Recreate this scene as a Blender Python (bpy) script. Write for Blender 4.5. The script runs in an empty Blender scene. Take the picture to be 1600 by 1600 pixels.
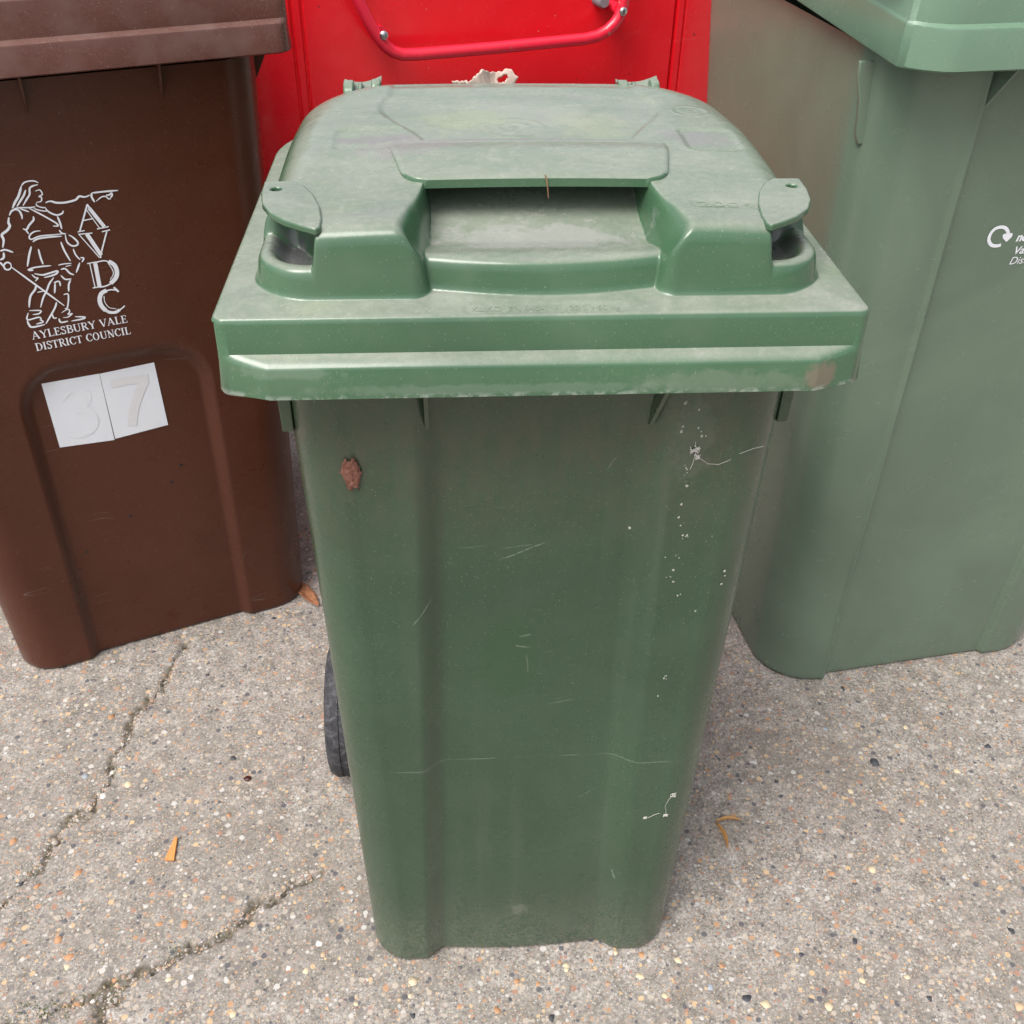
import bpy, bmesh, math, random, json
import numpy as np
from mathutils import Vector, Matrix
R = math.radians
random.seed(7); rng = np.random.default_rng(7)
S = bpy.context.scene
C = S.collection
# ------------------------------------------------------------------ camera
cam = bpy.data.cameras.new('camera'); camo = bpy.data.objects.new('camera', cam); C.objects.link(camo)
CAM = (-0.07385, -0.67814, 1.26045); PITCH, YAW, ROLL, FPX = (0.649541, 0.075137, 0.020467, 1630.617)
cp, sp, cy_, sy_ = math.cos(PITCH), math.sin(PITCH), math.cos(YAW), math.sin(YAW)
fw = Vector((sy_*cp, cy_*cp, -sp)); rt = Vector((cy_, -sy_, 0)); up = rt.cross(fw)
r2 = rt*math.cos(ROLL)+up*math.sin(ROLL); u2 = up*math.cos(ROLL)-rt*math.sin(ROLL)
camo.matrix_world = Matrix(((r2.x, u2.x, -fw.x, CAM[0]), (r2.y, u2.y, -fw.y, CAM[1]), (r2.z, u2.z, -fw.z, CAM[2]), (0, 0, 0, 1)))
cam.sensor_width = 36; cam.sensor_fit = 'HORIZONTAL'; cam.lens = 36*FPX/1600; cam.clip_start = .02; cam.clip_end = 4000
S.camera = camo
# ------------------------------------------------------------------ sky, sun, exposure
SUN_EL, SUN_AZ = R(60), R(224)          # azimuth from +y, clockwise: high on the left
w = bpy.data.worlds.new('World'); S.world = w; w.use_nodes = True
nt = w.node_tree; bg = nt.nodes['Background']
sky = nt.nodes.new('ShaderNodeTexSky'); sky.sky_type = 'NISHITA'; sky.sun_disc = False
sky.sun_elevation = SUN_EL; sky.sun_rotation = SUN_AZ; sky.air_density = 1.0; sky.dust_density = 6.0; sky.ozone_density = .6
hsv = nt.nodes.new('ShaderNodeHueSaturation'); hsv.inputs['Saturation'].default_value = .35
nt.links.new(sky.outputs[0], hsv.inputs['Color']); nt.links.new(hsv.outputs[0], bg.inputs['Color'])
bg.inputs['Strength'].default_value = .15
sl = bpy.data.lights.new('sun', 'SUN'); sl.energy = 1.5; sl.angle = R(36); sl.color = (1, .96, .9)
so = bpy.data.objects.new('sun', sl); C.objects.link(so)
sd = Vector((math.sin(SUN_AZ)*math.cos(SUN_EL), math.cos(SUN_AZ)*math.cos(SUN_EL), math.sin(SUN_EL)))
so.rotation_euler = (-sd).to_track_quat('-Z', 'Y').to_euler(); so.location = sd*6
S.view_settings.view_transform = 'Standard'; S.view_settings.look = 'None'; S.view_settings.gamma = 1
S.view_settings.use_curve_mapping = False; S.view_settings.exposure = 0.48
D = json.loads('''{"fig": [[[[0.10245, 0.80375], [0.10636, 0.80757], [0.11263, 0.80888], [0.11841, 0.80808], [0.12225, 0.80535]], 0.00146], [[[0.10245, 0.80375], [0.09944, 0.7976], [0.09594, 0.7915], [0.09098, 0.78558], [0.08622, 0.77849]], 0.00233], [[[0.10621, 0.79884], [0.10272, 0.79272], [0.09851, 0.7878], [0.09157, 0.77992]], 0.00194], [[[0.12126, 0.8033], [0.11508, 0.80252], [0.11093, 0.79981], [0.10925, 0.79289], [0.1043, 0.78695], [0.09859, 0.77999]], 0.00177], [[[0.11644, 0.79572], [0.12168, 0.79663], [0.12334, 0.79085], [0.1188, 0.78873], [0.12147, 0.78722], [0.11983, 0.78243], [0.1142, 0.78214]], 0.00128], [[[0.11394, 0.78106], [0.11414, 0.77766], [0.1195, 0.77461], [0.12343, 0.77402]], 0.00128], [[[0.12434, 0.78008], [0.13019, 0.78113], [0.13667, 0.77826], [0.14462, 0.77708], [0.15298, 0.77755], [0.15948, 0.77886], [0.16441, 0.78244], [0.17026, 0.78068], [0.17685, 0.78222]], 0.0022], [[[0.17941, 0.78446], [0.17836, 0.7795], [0.18053, 0.77234]], 0.00206], [[[0.17941, 0.78446], [0.18777, 0.78439], [0.19822, 0.78403], [0.21079, 0.78337]], 0.00185], [[[0.18229, 0.77322], [0.18958, 0.77787], [0.19481, 0.77768], [0.19733, 0.77445], [0.20043, 0.774]], 0.00134], [[[0.19515, 0.77934], [0.19937, 0.7793], [0.20239, 0.78115], [0.20224, 0.77775], [0.19962, 0.77526]], 0.00187], [[[0.08068, 0.77036], [0.08445, 0.7754], [0.0898, 0.77683], [0.09312, 0.77408], [0.09419, 0.76828], [0.0936, 0.76384]], 0.00195], [[[0.08814, 0.7782], [0.09515, 0.77826], [0.10581, 0.77666], [0.11192, 0.77687]], 0.00146], [[[0.09392, 0.77733], [0.10352, 0.77137]], 0.00156], [[[0.10458, 0.77572], [0.11303, 0.76879], [0.12232, 0.76053], [0.13072, 0.7523], [0.13146, 0.74871], [0.12596, 0.74958]], 0.00168], [[[0.10945, 0.77499], [0.11479, 0.77193], [0.12339, 0.76949], [0.12245, 0.77416]], 0.00128], [[[0.12292, 0.77183], [0.12683, 0.76669], [0.13315, 0.76287], [0.13951, 0.76361], [0.14239, 0.76718]], 0.00178], [[[0.13376, 0.76105], [0.13498, 0.75279], [0.13508, 0.74406]], 0.00193], [[[0.07965, 0.76826], [0.07752, 0.76181], [0.07786, 0.7572], [0.07357, 0.75218], [0.06638, 0.7476], [0.06661, 0.74065], [0.06322, 0.73134]], 0.00253], [[[0.10659, 0.76524], [0.10602, 0.76077], [0.09952, 0.75492], [0.09524, 0.74985], [0.0916, 0.75158]], 0.00198], [[[0.09426, 0.75001], [0.09633, 0.7439]], 0.00149], [[[0.11059, 0.74565], [0.10453, 0.74605], [0.09879, 0.7435], [0.09574, 0.73935], [0.09815, 0.73662], [0.10801, 0.73909], [0.12336, 0.73834], [0.13784, 0.73775]], 0.00152], [[[0.09833, 0.73308], [0.10522, 0.73604], [0.1187, 0.73617], [0.13303, 0.73501]], 0.00181], [[[0.13181, 0.74341], [0.13393, 0.73897], [0.13873, 0.73702]], 0.00152], [[[0.13746, 0.73605], [0.13744, 0.72659], [0.14241, 0.7204], [0.1483, 0.72061], [0.14969, 0.72456], [0.14584, 0.73114], [0.14151, 0.73539]], 0.00186], [[[0.09548, 0.72768], [0.09024, 0.71673], [0.08462, 0.70215]], 0.00201], [[[0.10261, 0.72293], [0.10239, 0.71105], [0.10335, 0.70185]], 0.00183], [[[0.13034, 0.72777], [0.13181, 0.7156], [0.13585, 0.70039]], 0.00186], [[[0.14254, 0.71618], [0.14383, 0.70752], [0.14759, 0.70017]], 0.00155], [[[0.08349, 0.69751], [0.09334, 0.69939], [0.11204, 0.6985]], 0.00173], [[[0.08435, 0.69676], [0.09049, 0.69626]], 0.00201], [[[0.12032, 0.69764], [0.12787, 0.69814], [0.13623, 0.69728]], 0.00134], [[[0.12811, 0.69443], [0.1357, 0.69492]], 0.00093], [[[0.05916, 0.72735], [0.06542, 0.72805], [0.07334, 0.72318]], 0.00198], [[[0.06261, 0.72501], [0.06088, 0.71824], [0.05626, 0.71609]], 0.00218], [[[0.05554, 0.71325], [0.05798, 0.70687]], 0.00195], [[[0.06665, 0.70593], [0.06545, 0.70363], [0.06354, 0.70217], [0.06131, 0.70185], [0.05942, 0.70291], [0.05839, 0.70489], [0.05842, 0.70739], [0.05961, 0.70968], [0.06152, 0.71113], [0.06374, 0.71146], [0.06563, 0.71041], [0.06667, 0.70844], [0.06665, 0.70593]], 0.00181], [[[0.06582, 0.70548], [0.11503, 0.64109]], 0.00189], [[[0.09037, 0.69142], [0.09903, 0.68802], [0.1077, 0.6889], [0.11755, 0.69019], [0.11572, 0.68683], [0.10891, 0.68499], [0.10022, 0.68412]], 0.00207], [[[0.08708, 0.69079], [0.09011, 0.68596], [0.093, 0.68482], [0.08899, 0.68126]], 0.00153], [[[0.08864, 0.67762], [0.08643, 0.6706], [0.07936, 0.66322], [0.0761, 0.65632], [0.07325, 0.64677]], 0.00207], [[[0.09807, 0.66591], [0.08732, 0.66545]], 0.00114], [[[0.11143, 0.68207], [0.10439, 0.6747], [0.09909, 0.66572], [0.09274, 0.65688], [0.08651, 0.64415]], 0.00186], [[[0.10978, 0.67494], [0.11635, 0.67559], [0.1164, 0.66872]], 0.00168], [[[0.11132, 0.67465], [0.1075, 0.66035]], 0.00188], [[[0.12205, 0.69122], [0.12744, 0.69149], [0.13127, 0.68464], [0.13593, 0.68132]], 0.00186], [[[0.1203, 0.68354], [0.12424, 0.67724], [0.13162, 0.67651]], 0.00168], [[[0.13019, 0.67491], [0.12678, 0.66929], [0.12462, 0.65962]], 0.00189], [[[0.14823, 0.70311], [0.15225, 0.70181], [0.14902, 0.69687]], 0.00167], [[[0.1463, 0.69673], [0.13918, 0.68383]], 0.00191], [[[0.11743, 0.65656], [0.12315, 0.65547], [0.11814, 0.6379], [0.11472, 0.63729]], 0.00157], [[[0.10678, 0.64782], [0.10273, 0.63966], [0.08733, 0.62013]], 0.00189], [[[0.09792, 0.6329], [0.09857, 0.62629], [0.10236, 0.62617]], 0.00158], [[[0.07221, 0.64252], [0.0855, 0.63988], [0.08243, 0.63601], [0.07497, 0.63622]], 0.00155], [[[0.07046, 0.63969], [0.06706, 0.63012], [0.08126, 0.6311], [0.08347, 0.62677]], 0.00166], [[[0.06676, 0.62889], [0.0673, 0.62231], [0.07066, 0.61836], [0.086, 0.6191]], 0.00208], [[[0.07582, 0.62185], [0.08481, 0.62325], [0.08141, 0.62719]], 0.00166], [[[0.10966, 0.63184], [0.11811, 0.63532], [0.11938, 0.63119], [0.11645, 0.62788], [0.12199, 0.62807], [0.11561, 0.62414], [0.10969, 0.62469]], 0.00139], [[[0.10469, 0.6244], [0.10551, 0.61835], [0.11488, 0.6184]], 0.00182], [[[0.1242, 0.62305], [0.13577, 0.62006], [0.13309, 0.61797], [0.11858, 0.61764]], 0.00183]], "let": {"A": [[[[0.17129, 0.77084], [0.15524, 0.73789]], 0.00206], [[[0.17238, 0.76609], [0.18516, 0.73925]], 0.00453], [[[0.16827, 0.76556], [0.17912, 0.73856]], 0.00113], [[[0.15252, 0.7375], [0.16112, 0.73812]], 0.00134], [[[0.17598, 0.73787], [0.19033, 0.73879]], 0.00157], [[[0.16239, 0.75141], [0.17469, 0.75206]], 0.00155], [[[0.1709, 0.77148], [0.17328, 0.76538]], 0.00226]], "V": [[[[0.16271, 0.73314], [0.17369, 0.70238]], 0.00502], [[[0.15374, 0.73341], [0.17117, 0.69914]], 0.00125], [[[0.15264, 0.73418], [0.16945, 0.73323]], 0.00155], [[[0.18696, 0.73279], [0.17474, 0.70587], [0.1721, 0.69836]], 0.00191], [[[0.1809, 0.73317], [0.19112, 0.73414]], 0.00159]], "D": [[[[0.16444, 0.69293], [0.16294, 0.65938]], 0.00509], [[[0.15782, 0.69348], [0.15729, 0.65878]], 0.00127], [[[0.15463, 0.69379], [0.16634, 0.6942]], 0.00159], [[[0.15432, 0.65934], [0.16513, 0.65922]], 0.00161], [[[0.16461, 0.69376], [0.17564, 0.6943], [0.18257, 0.69061]], 0.00172], [[[0.18076, 0.69254], [0.18671, 0.68653], [0.18824, 0.6775], [0.18536, 0.66856], [0.17732, 0.66179]], 0.00558], [[[0.17905, 0.6621], [0.17068, 0.65921], [0.16287, 0.65901]], 0.00199], [[[0.18015, 0.68955], [0.18296, 0.68158], [0.18311, 0.67402], [0.17789, 0.6674]], 0.00109]], "C": [[[[0.18465, 0.64798], [0.17998, 0.65555]], 0.00265], [[[0.18398, 0.6503], [0.17605, 0.6527], [0.16925, 0.65219]], 0.00177], [[[0.17049, 0.65285], [0.16318, 0.64975], [0.15924, 0.64148], [0.15959, 0.63232], [0.16357, 0.62433]], 0.00553], [[[0.16056, 0.62887], [0.16693, 0.62142], [0.17504, 0.61941], [0.18126, 0.62213]], 0.00416], [[[0.1787, 0.62066], [0.18505, 0.62402], [0.18841, 0.62665]], 0.00177], [[[0.16563, 0.64542], [0.16492, 0.63649], [0.1688, 0.62789], [0.17714, 0.62427]], 0.00098]]}, "cap": [[[0.06664, 0.60082], [0.18818, 0.60165], [0.06936, 0.6121]], [[0.06715, 0.58336], [0.18907, 0.58381], [0.06797, 0.59456]]], "tag": [[[0.06082, 0.52635], [0.13649, 0.52491], [0.13454, 0.41162], [0.06025, 0.41848]], [[0.1369, 0.52481], [0.21124, 0.52641], [0.21238, 0.41825], [0.13583, 0.41356]]], "dig": [[[[0.07892, 0.49587], [0.08984, 0.50684], [0.10426, 0.50633], [0.11314, 0.49653], [0.10885, 0.4822], [0.09495, 0.47486], [0.10867, 0.46978], [0.11498, 0.45236], [0.10671, 0.43693], [0.08848, 0.43379], [0.07506, 0.44063]]], [[[0.1477, 0.50492], [0.17078, 0.50549], [0.19871, 0.50344]], [[0.19403, 0.50148], [0.18112, 0.47975], [0.17049, 0.45711], [0.16281, 0.43007]]]], "swoosh": [[0.03441, 0.76452], [0.02905, 0.76376], [0.02215, 0.76504], [0.01689, 0.76967], [0.01479, 0.77442], [0.015, 0.7805], [0.01793, 0.7856], [0.02198, 0.78758], [0.02741, 0.78795], [0.03289, 0.78605], [0.0372, 0.78195], [0.03948, 0.77798]], "heart": [[0.0404, 0.76793], [0.0341, 0.77301], [0.03222, 0.77659], [0.03317, 0.77882], [0.03699, 0.7793], [0.0411, 0.77901], [0.04467, 0.77913], [0.04585, 0.77599], [0.04496, 0.77299]], "rtxt": [[[0.05006, 0.76799], [0.05833, 0.76754], [0.0475, 0.77587]], [[0.05361, 0.75098], [0.06481, 0.75051], [0.04901, 0.7611]], [[0.05262, 0.73721], [0.07026, 0.73621], [0.05051, 0.74728]]]}''')
# ------------------------------------------------------------------ helpers
def tag(o, label=None, cat=None, group=None, kind=None):
    for k, v in (('label', label), ('category', cat), ('group', group), ('kind', kind)):
        if v: o[k] = v
    return o
def empty(name, loc=(0, 0, 0), rz=0):
    o = bpy.data.objects.new(name, None); o.empty_display_size = .1; C.objects.link(o); o.location = loc; o.rotation_euler = (0, 0, rz); return o
def link(name, me, mat, parent=None, smooth=True):
    o = bpy.data.objects.new(name, me); C.objects.link(o)
    if mat: me.materials.append(mat)
    if parent: o.parent = parent
    if smooth: me.polygons.foreach_set('use_smooth', np.ones(len(me.polygons), bool))
    me.update(); return o
def mesh(name, v, f, mat, parent=None, smooth=True, sharp=None):
    me = bpy.data.meshes.new(name)
    if isinstance(f, np.ndarray):
        v = np.asarray(v, np.float32); me.vertices.add(len(v)); me.vertices.foreach_set('co', v.ravel())
        n, k = f.shape; me.loops.add(n*k); me.loops.foreach_set('vertex_index', f.astype(np.int32).ravel())
        me.polygons.add(n); me.polygons.foreach_set('loop_start', np.arange(0, n*k, k, dtype=np.int32)); me.polygons.foreach_set('loop_total', np.full(n, k, np.int32))
        me.update(calc_edges=True)
    else: me.from_pydata([tuple(map(float, q)) for q in v], [], f)
    o = link(name, me, mat, parent, smooth)
    if sharp: me.set_sharp_from_angle(angle=R(sharp))
    return o
def quads(nu, nv, wrap=False, off=0):
    """quads of a nu x nv grid of points, index i + j*nu"""
    i, j = np.meshgrid(np.arange(nu if wrap else nu-1), np.arange(nv-1)); i, j = i.ravel(), j.ravel(); i2 = (i+1) % nu
    return np.stack([i+j*nu, i2+j*nu, i2+(j+1)*nu, i+(j+1)*nu], 1)+off
class MB:
    """collects shapes into ONE mesh"""
    def __init__(s): s.v = []; s.f = []
    def add(s, v, f): n = len(s.v); s.v += [tuple(map(float, q)) for q in v]; s.f += [tuple(int(i)+n for i in q) for q in f]; return s
    def tube(s, pts, r, n=10, cap=True):
        P = [Vector(p) for p in pts]; rs = r if isinstance(r, (list, tuple)) else [r]*len(P); v = []; nrm = None
        for i, p in enumerate(P):
            t = (P[min(i+1, len(P)-1)]-P[max(i-1, 0)]).normalized()
            if nrm is None: nrm = t.orthogonal().normalized()
            nrm = (nrm-t*nrm.dot(t)).normalized(); b = t.cross(nrm)
            v += [p+(nrm*math.cos(2*math.pi*k/n)+b*math.sin(2*math.pi*k/n))*rs[i] for k in range(n)]
        f = [(i*n+k, i*n+(k+1) % n, (i+1)*n+(k+1) % n, (i+1)*n+k) for i in range(len(P)-1) for k in range(n)]
        if cap: f += [tuple(range(n))[::-1], tuple(range((len(P)-1)*n, len(P)*n))]
        return s.add(v, f)
    def lathe(s, prof, o, ax, n=32):
        """prof: list of (along, radius) turned round axis ax through o"""
        o = Vector(o); ax = Vector(ax).normalized(); e = ax.orthogonal().normalized(); g = ax.cross(e); v = []
        for a, r in prof: v += [o+ax*a+(e*math.cos(2*math.pi*k/n)+g*math.sin(2*math.pi*k/n))*r for k in range(n)]
        m = len(prof); f = [(i*n+k, i*n+(k+1) % n, (i+1)*n+(k+1) % n, (i+1)*n+k) for i in range(m-1) for k in range(n)]
        return s.add(v, f+[tuple(range(n))[::-1], tuple(range((m-1)*n, m*n))])
    def prism(s, poly, vec):
        """poly: list of 3-d points, swept along vec"""
        n = len(poly); a = [Vector(p) for p in poly]; b = [p+Vector(vec) for p in a]
        return s.add(a+b, [tuple(range(n)), tuple(range(n, 2*n))[::-1]]+[(i, i+n, (i+1) % n+n, (i+1) % n) for i in range(n)])
    def build(s, name, mat, parent=None, smooth=True, sharp=40, bevel=0):
        o = mesh(name, s.v, s.f, mat, parent, smooth)
        bm = bmesh.new(); bm.from_mesh(o.data); bmesh.ops.recalc_face_normals(bm, faces=bm.faces); bm.to_mesh(o.data); bm.free()
        if smooth: o.data.set_sharp_from_angle(angle=R(sharp))
        if bevel: m = o.modifiers.new('bevel', 'BEVEL'); m.width = bevel; m.segments = 2; m.limit_method = 'ANGLE'; m.angle_limit = R(35)
        return o
def sst(a, b, x): t = np.clip((x-a)/(b-a), 0, 1); return t*t*(3-2*t)
def smin(a, b, k): h = np.clip(.5+.5*(b-a)/k, 0, 1); return b*(1-h)+a*h-k*h*(1-h)
def rbox(x, y, cx, cy, bx, by, r):
    qx, qy = np.abs(x-cx)-bx+r, np.abs(y-cy)-by+r
    return -(np.hypot(np.maximum(qx, 0), np.maximum(qy, 0))+np.minimum(np.maximum(qx, qy), 0)-r)      # > 0 inside
def wall(s, H, r, draft):
    """height of a moulded wall with a rounded top edge at distance s inside its foot"""
    td = math.tan(draft); s0 = (H-r)*td; t = np.clip((s-s0)/r, 0, 1)
    return np.where(s <= 0, 0, np.where(s < s0, s/td, (H-r)+r*np.sqrt(1-(1-t)**2)))
def blur(a, sg):
    n = int(3*sg)+1; k = np.exp(-.5*(np.arange(-n, n+1)/sg)**2); k /= k.sum()
    for ax in (0, 1):
        p = np.pad(a, [(n, n) if i == ax else (0, 0) for i in (0, 1)], mode='edge')
        a = sum(k[i]*np.take(p, np.arange(i, i+a.shape[ax]), axis=ax) for i in range(2*n+1))
    return a
# ------------------------------------------------------------------ materials
class NT:
    def __init__(s, name):
        s.m = bpy.data.materials.new(name); s.m.use_nodes = True; s.t = s.m.node_tree; s.b = s.t.nodes['Principled BSDF']
        s.co = s.n('ShaderNodeTexCoord').outputs['Object']
    def n(s, ty, **kw):
        o = s.t.nodes.new(ty)
        for k, v in kw.items(): setattr(o, k, v)
        return o
    def set(s, sock, v):
        if isinstance(v, bpy.types.NodeSocket): s.t.links.new(v, sock)
        elif isinstance(v, (tuple, list)) and len(v) == 3 and sock.type == 'RGBA': sock.default_value = (*v, 1)
        else: sock.default_value = v
    def map(s, sc=(1, 1, 1), rot=(0, 0, 0), loc=(0, 0, 0), co=None):
        o = s.n('ShaderNodeMapping'); s.set(o.inputs[0], co or s.co); o.inputs['Scale'].default_value = sc; o.inputs['Rotation'].default_value = rot; o.inputs['Location'].default_value = loc
        return o.outputs[0]
    def noise(s, sc, det=3, rough=.55, dist=0, co=None, out='Fac'):
        o = s.n('ShaderNodeTexNoise'); s.set(o.inputs['Vector'], co or s.co); o.inputs['Scale'].default_value = sc; o.inputs['Detail'].default_value = det
        o.inputs['Roughness'].default_value = rough; o.inputs['Distortion'].default_value = dist; return o.outputs[out]
    def voro(s, sc, feat='F1', co=None, rnd=1):
        o = s.n('ShaderNodeTexVoronoi', feature=feat); s.set(o.inputs['Vector'], co or s.co); o.inputs['Scale'].default_value = sc; o.inputs['Randomness'].default_value = rnd; return o
    def ramp(s, f, stops, interp='LINEAR'):
        o = s.n('ShaderNodeValToRGB'); s.set(o.inputs[0], f); e = o.color_ramp.elements; o.color_ramp.interpolation = interp
        while len(e) < len(stops): e.new(.5)
        for k, (p, c) in enumerate(stops): e[k].position = p; e[k].color = (*c, 1) if isinstance(c, tuple) else (c, c, c, 1)
        return o.outputs[0]
    def mr(s, f, a, b, c=0, d=1, smooth=True):
        o = s.n('ShaderNodeMapRange', interpolation_type='SMOOTHSTEP' if smooth else 'LINEAR'); s.set(o.inputs[0], f)
        for i, v in enumerate((a, b, c, d)): o.inputs[i+1].default_value = v
        return o.outputs[0]
    def math(s, op, a, b=0):
        o = s.n('ShaderNodeMath', operation=op); s.set(o.inputs[0], a); s.set(o.inputs[1], b); return o.outputs[0]
    def mix(s, f, a, b, mode='MIX'):
        o = s.n('ShaderNodeMix', data_type='RGBA', blend_type=mode); s.set(o.inputs[0], f); s.set(o.inputs[6], a); s.set(o.inputs[7], b); return o.outputs[2]
    def bump(s, h, st, dist=.001, nrm=None):
        o = s.n('ShaderNodeBump'); s.set(o.inputs['Height'], h); o.inputs['Strength'].default_value = st; o.inputs['Distance'].default_value = dist
        if nrm: s.set(o.inputs['Normal'], nrm)
        return o.outputs[0]
    def sep(s, co=None): o = s.n('ShaderNodeSeparateXYZ'); s.set(o.inputs[0], co or s.co); return o.outputs
    def done(s, **kw):
        for k, v in kw.items(): s.set(s.b.inputs[k.replace('_', ' ')], v)
        return s.m
def plain(name, col, rough=.6, metal=0, var=.15, sc=60, spec=.5):
    k = NT(name); n = k.noise(sc); c = k.mix(n, tuple(x*(1-var) for x in col), tuple(min(1, x*(1+var)) for x in col))
    return k.done(Base_Color=c, Roughness=rough, Metallic=metal, Specular_IOR_Level=spec, Normal=k.bump(n, .15))
def scratches(k, sc, seed, width=.004, thr=.52):
    """thin sparse scratches: zero crossings of a stretched noise, kept in patches"""
    m = 0
    for i, rot in enumerate(((.4, .5, .9), (-.7, .2, 2.0))):
        co = k.map((sc*.12, sc, sc), rot, (seed+i, 0, 0)); n = k.noise(1.0, 1, co=co)
        l = k.mr(k.math('ABSOLUTE', k.math('SUBTRACT', n, .5)), 0, width, 1, 0); g = k.mr(k.noise(sc*.9, 2, co=k.map(loc=(seed*3+i, 5, 1))), thr, thr+.1)
        l = k.math('MULTIPLY', l, g); m = l if i == 0 else k.math('MAXIMUM', m, l)
    return m
def specks(k, sc, rad, keep, seed):
    v = k.voro(sc, co=k.map(loc=(seed, seed, seed))); d = k.mr(v.outputs['Distance'], rad*.5, rad, 1, 0)
    r = k.sep(v.outputs['Color'])[0]; return k.math('MULTIPLY', d, k.mr(r, keep, keep+.001, 1, 0))
def plastic(name, col, dust=(.42, .40, .36), rough=.34, dusty=.25, seed=0, fade=None, spots=.35, up=0.0, haze=.35, film=.0, scr=.22, spec=.5, cloud=1, extra=None):
    k = NT(name)
    n1 = k.noise(3.2, 4, .6, .6, co=k.map(loc=(seed, 0, 0))); n2 = k.noise(24, 3, .55, co=k.map(loc=(0, seed, 0))); fine = k.noise(520, 2)
    c = k.mix(k.mr(n1, .3, .7), tuple(x*.88 for x in col), tuple(x*1.1 for x in col))
    if fade: c = k.mix(k.math('MULTIPLY', k.mr(n1, .25, .75), haze), c, fade)
    st = k.noise(5, 4, .6, co=k.map((9, 9, .35), loc=(seed, 2, 0)))                                  # runs of dirty rain
    c = k.mix(k.math('MULTIPLY', k.mr(st, .52, .8), 0 if up else dusty*.6), c, dust)
    d = k.math('MULTIPLY', k.mr(n2, .42, .75), dusty*cloud); fd = k.math('MULTIPLY', k.mr(fine, .5, .68), dusty*.9)
    d = k.math('MAXIMUM', d, k.math('MULTIPLY', fd, k.mr(n1, .35, .65, .25, 1)))
    if film: d = k.math('ADD', d, film)
    if up:                                                                                            # settled grime on level faces; on the green lid also painted sky sheen
        g = k.n('ShaderNodeNewGeometry'); z = k.sep(g.outputs['Normal'])[2]
        d = k.math('ADD', d, k.math('MULTIPLY', k.mr(z, .55, .98), k.math('ADD', k.mr(k.noise(13, 5, .7, .5, co=k.map((1, 1.6, 1))), .3, .72, up*.52, up*.85), k.mr(k.noise(160, 3, .7), .4, .7, 0, up*.18))))
    c = k.mix(d, c, dust)
    if up:
        c = k.mix(k.math('MULTIPLY', k.mr(k.noise(11, 3, .6, 1.2, co=k.map((1, 1.8, 1), loc=(3, 1, 0))), .56, .72), k.math('MULTIPLY', k.mr(z, .8, .97), .22)), c, (.20, .175, .19))
        c = k.mix(k.math('MULTIPLY', k.mr(k.noise(6, 3, .6, 1.0, co=k.map(loc=(7, 4, 0))), .58, .75), k.math('MULTIPLY', k.mr(z, .8, .97), .15)), c, (.30, .36, .17))
    s = scratches(k, 14, seed+1, .0022, .60); c = k.mix(k.math('MULTIPLY', s, scr), c, (.42, .44, .41))
    sp_ = k.math('MAXIMUM', specks(k, 110, .10, .05, seed), specks(k, 420, .26, .10, seed+4)); c = k.mix(k.math('MULTIPLY', sp_, spots), c, (.62, .62, .57))
    if extra: c = extra(k, c)
    rg = k.math('ADD', k.mr(n2, .3, .7, rough-.04, rough+.05), k.math('MULTIPLY', d, .14))
    return k.done(Base_Color=c, Roughness=rg, Specular_IOR_Level=spec, Normal=k.bump(k.noise(55, 3), .22, .0009, k.bump(fine, .10, .0004)))
M = {}
def blob(k, p, sc, wob=.35, nsc=60):
    """soft-edged irregular patch round object-space point p"""
    o = k.n('ShaderNodeVectorMath', operation='SUBTRACT'); k.set(o.inputs[0], k.co); o.inputs[1].default_value = p
    q = k.n('ShaderNodeVectorMath', operation='DIVIDE'); k.set(q.inputs[0], o.outputs[0]); q.inputs[1].default_value = sc
    l = k.n('ShaderNodeVectorMath', operation='LENGTH'); k.set(l.inputs[0], q.outputs[0])
    return k.mr(k.math('ADD', l.outputs['Value'], k.math('MULTIPLY', k.math('SUBTRACT', k.noise(nsc, 4, .7), .5), wob*6)), .55, 1.05, 1, 0)
def lid_marks(k, c):
    for p, sc, col, a in (((.206, -.012, .874), (.014, .03, .014), (.17, .13, .10), .75), ((-.185, -.012, .884), (.045, .03, .006), (.24, .29, .24), .22), ((.13, -.012, .871), (.07, .03, .011), (.20, .23, .18), .28), ((-.03, -.012, .869), (.16, .03, .005), (.22, .27, .22), .22),
                          ((-.10, .19, .975), (.05, .03, .05), (.235, .21, .215), .6), ((.005, .206, .975), (.085, .007, .05), (.21, .185, .195), .75), ((-.13, .215, .975), (.04, .012, .05), (.20, .175, .19), .6), ((.145, .215, .975), (.035, .022, .05), (.23, .21, .22), .6),
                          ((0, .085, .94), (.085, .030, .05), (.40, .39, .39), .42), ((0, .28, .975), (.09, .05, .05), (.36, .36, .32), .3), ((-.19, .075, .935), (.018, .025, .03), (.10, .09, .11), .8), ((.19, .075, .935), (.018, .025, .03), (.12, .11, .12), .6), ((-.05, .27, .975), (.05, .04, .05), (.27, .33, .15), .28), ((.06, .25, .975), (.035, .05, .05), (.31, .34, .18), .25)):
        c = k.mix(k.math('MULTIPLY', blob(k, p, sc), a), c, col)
    x, y, z = k.sep(); e = k.math('MULTIPLY', k.mr(z, .8635, .8675, 1, 0), k.mr(k.noise(75, 4, .7), .47, .6)); c = k.mix(k.math('MULTIPLY', e, .38), c, (.45, .48, .44))
    return c
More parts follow.
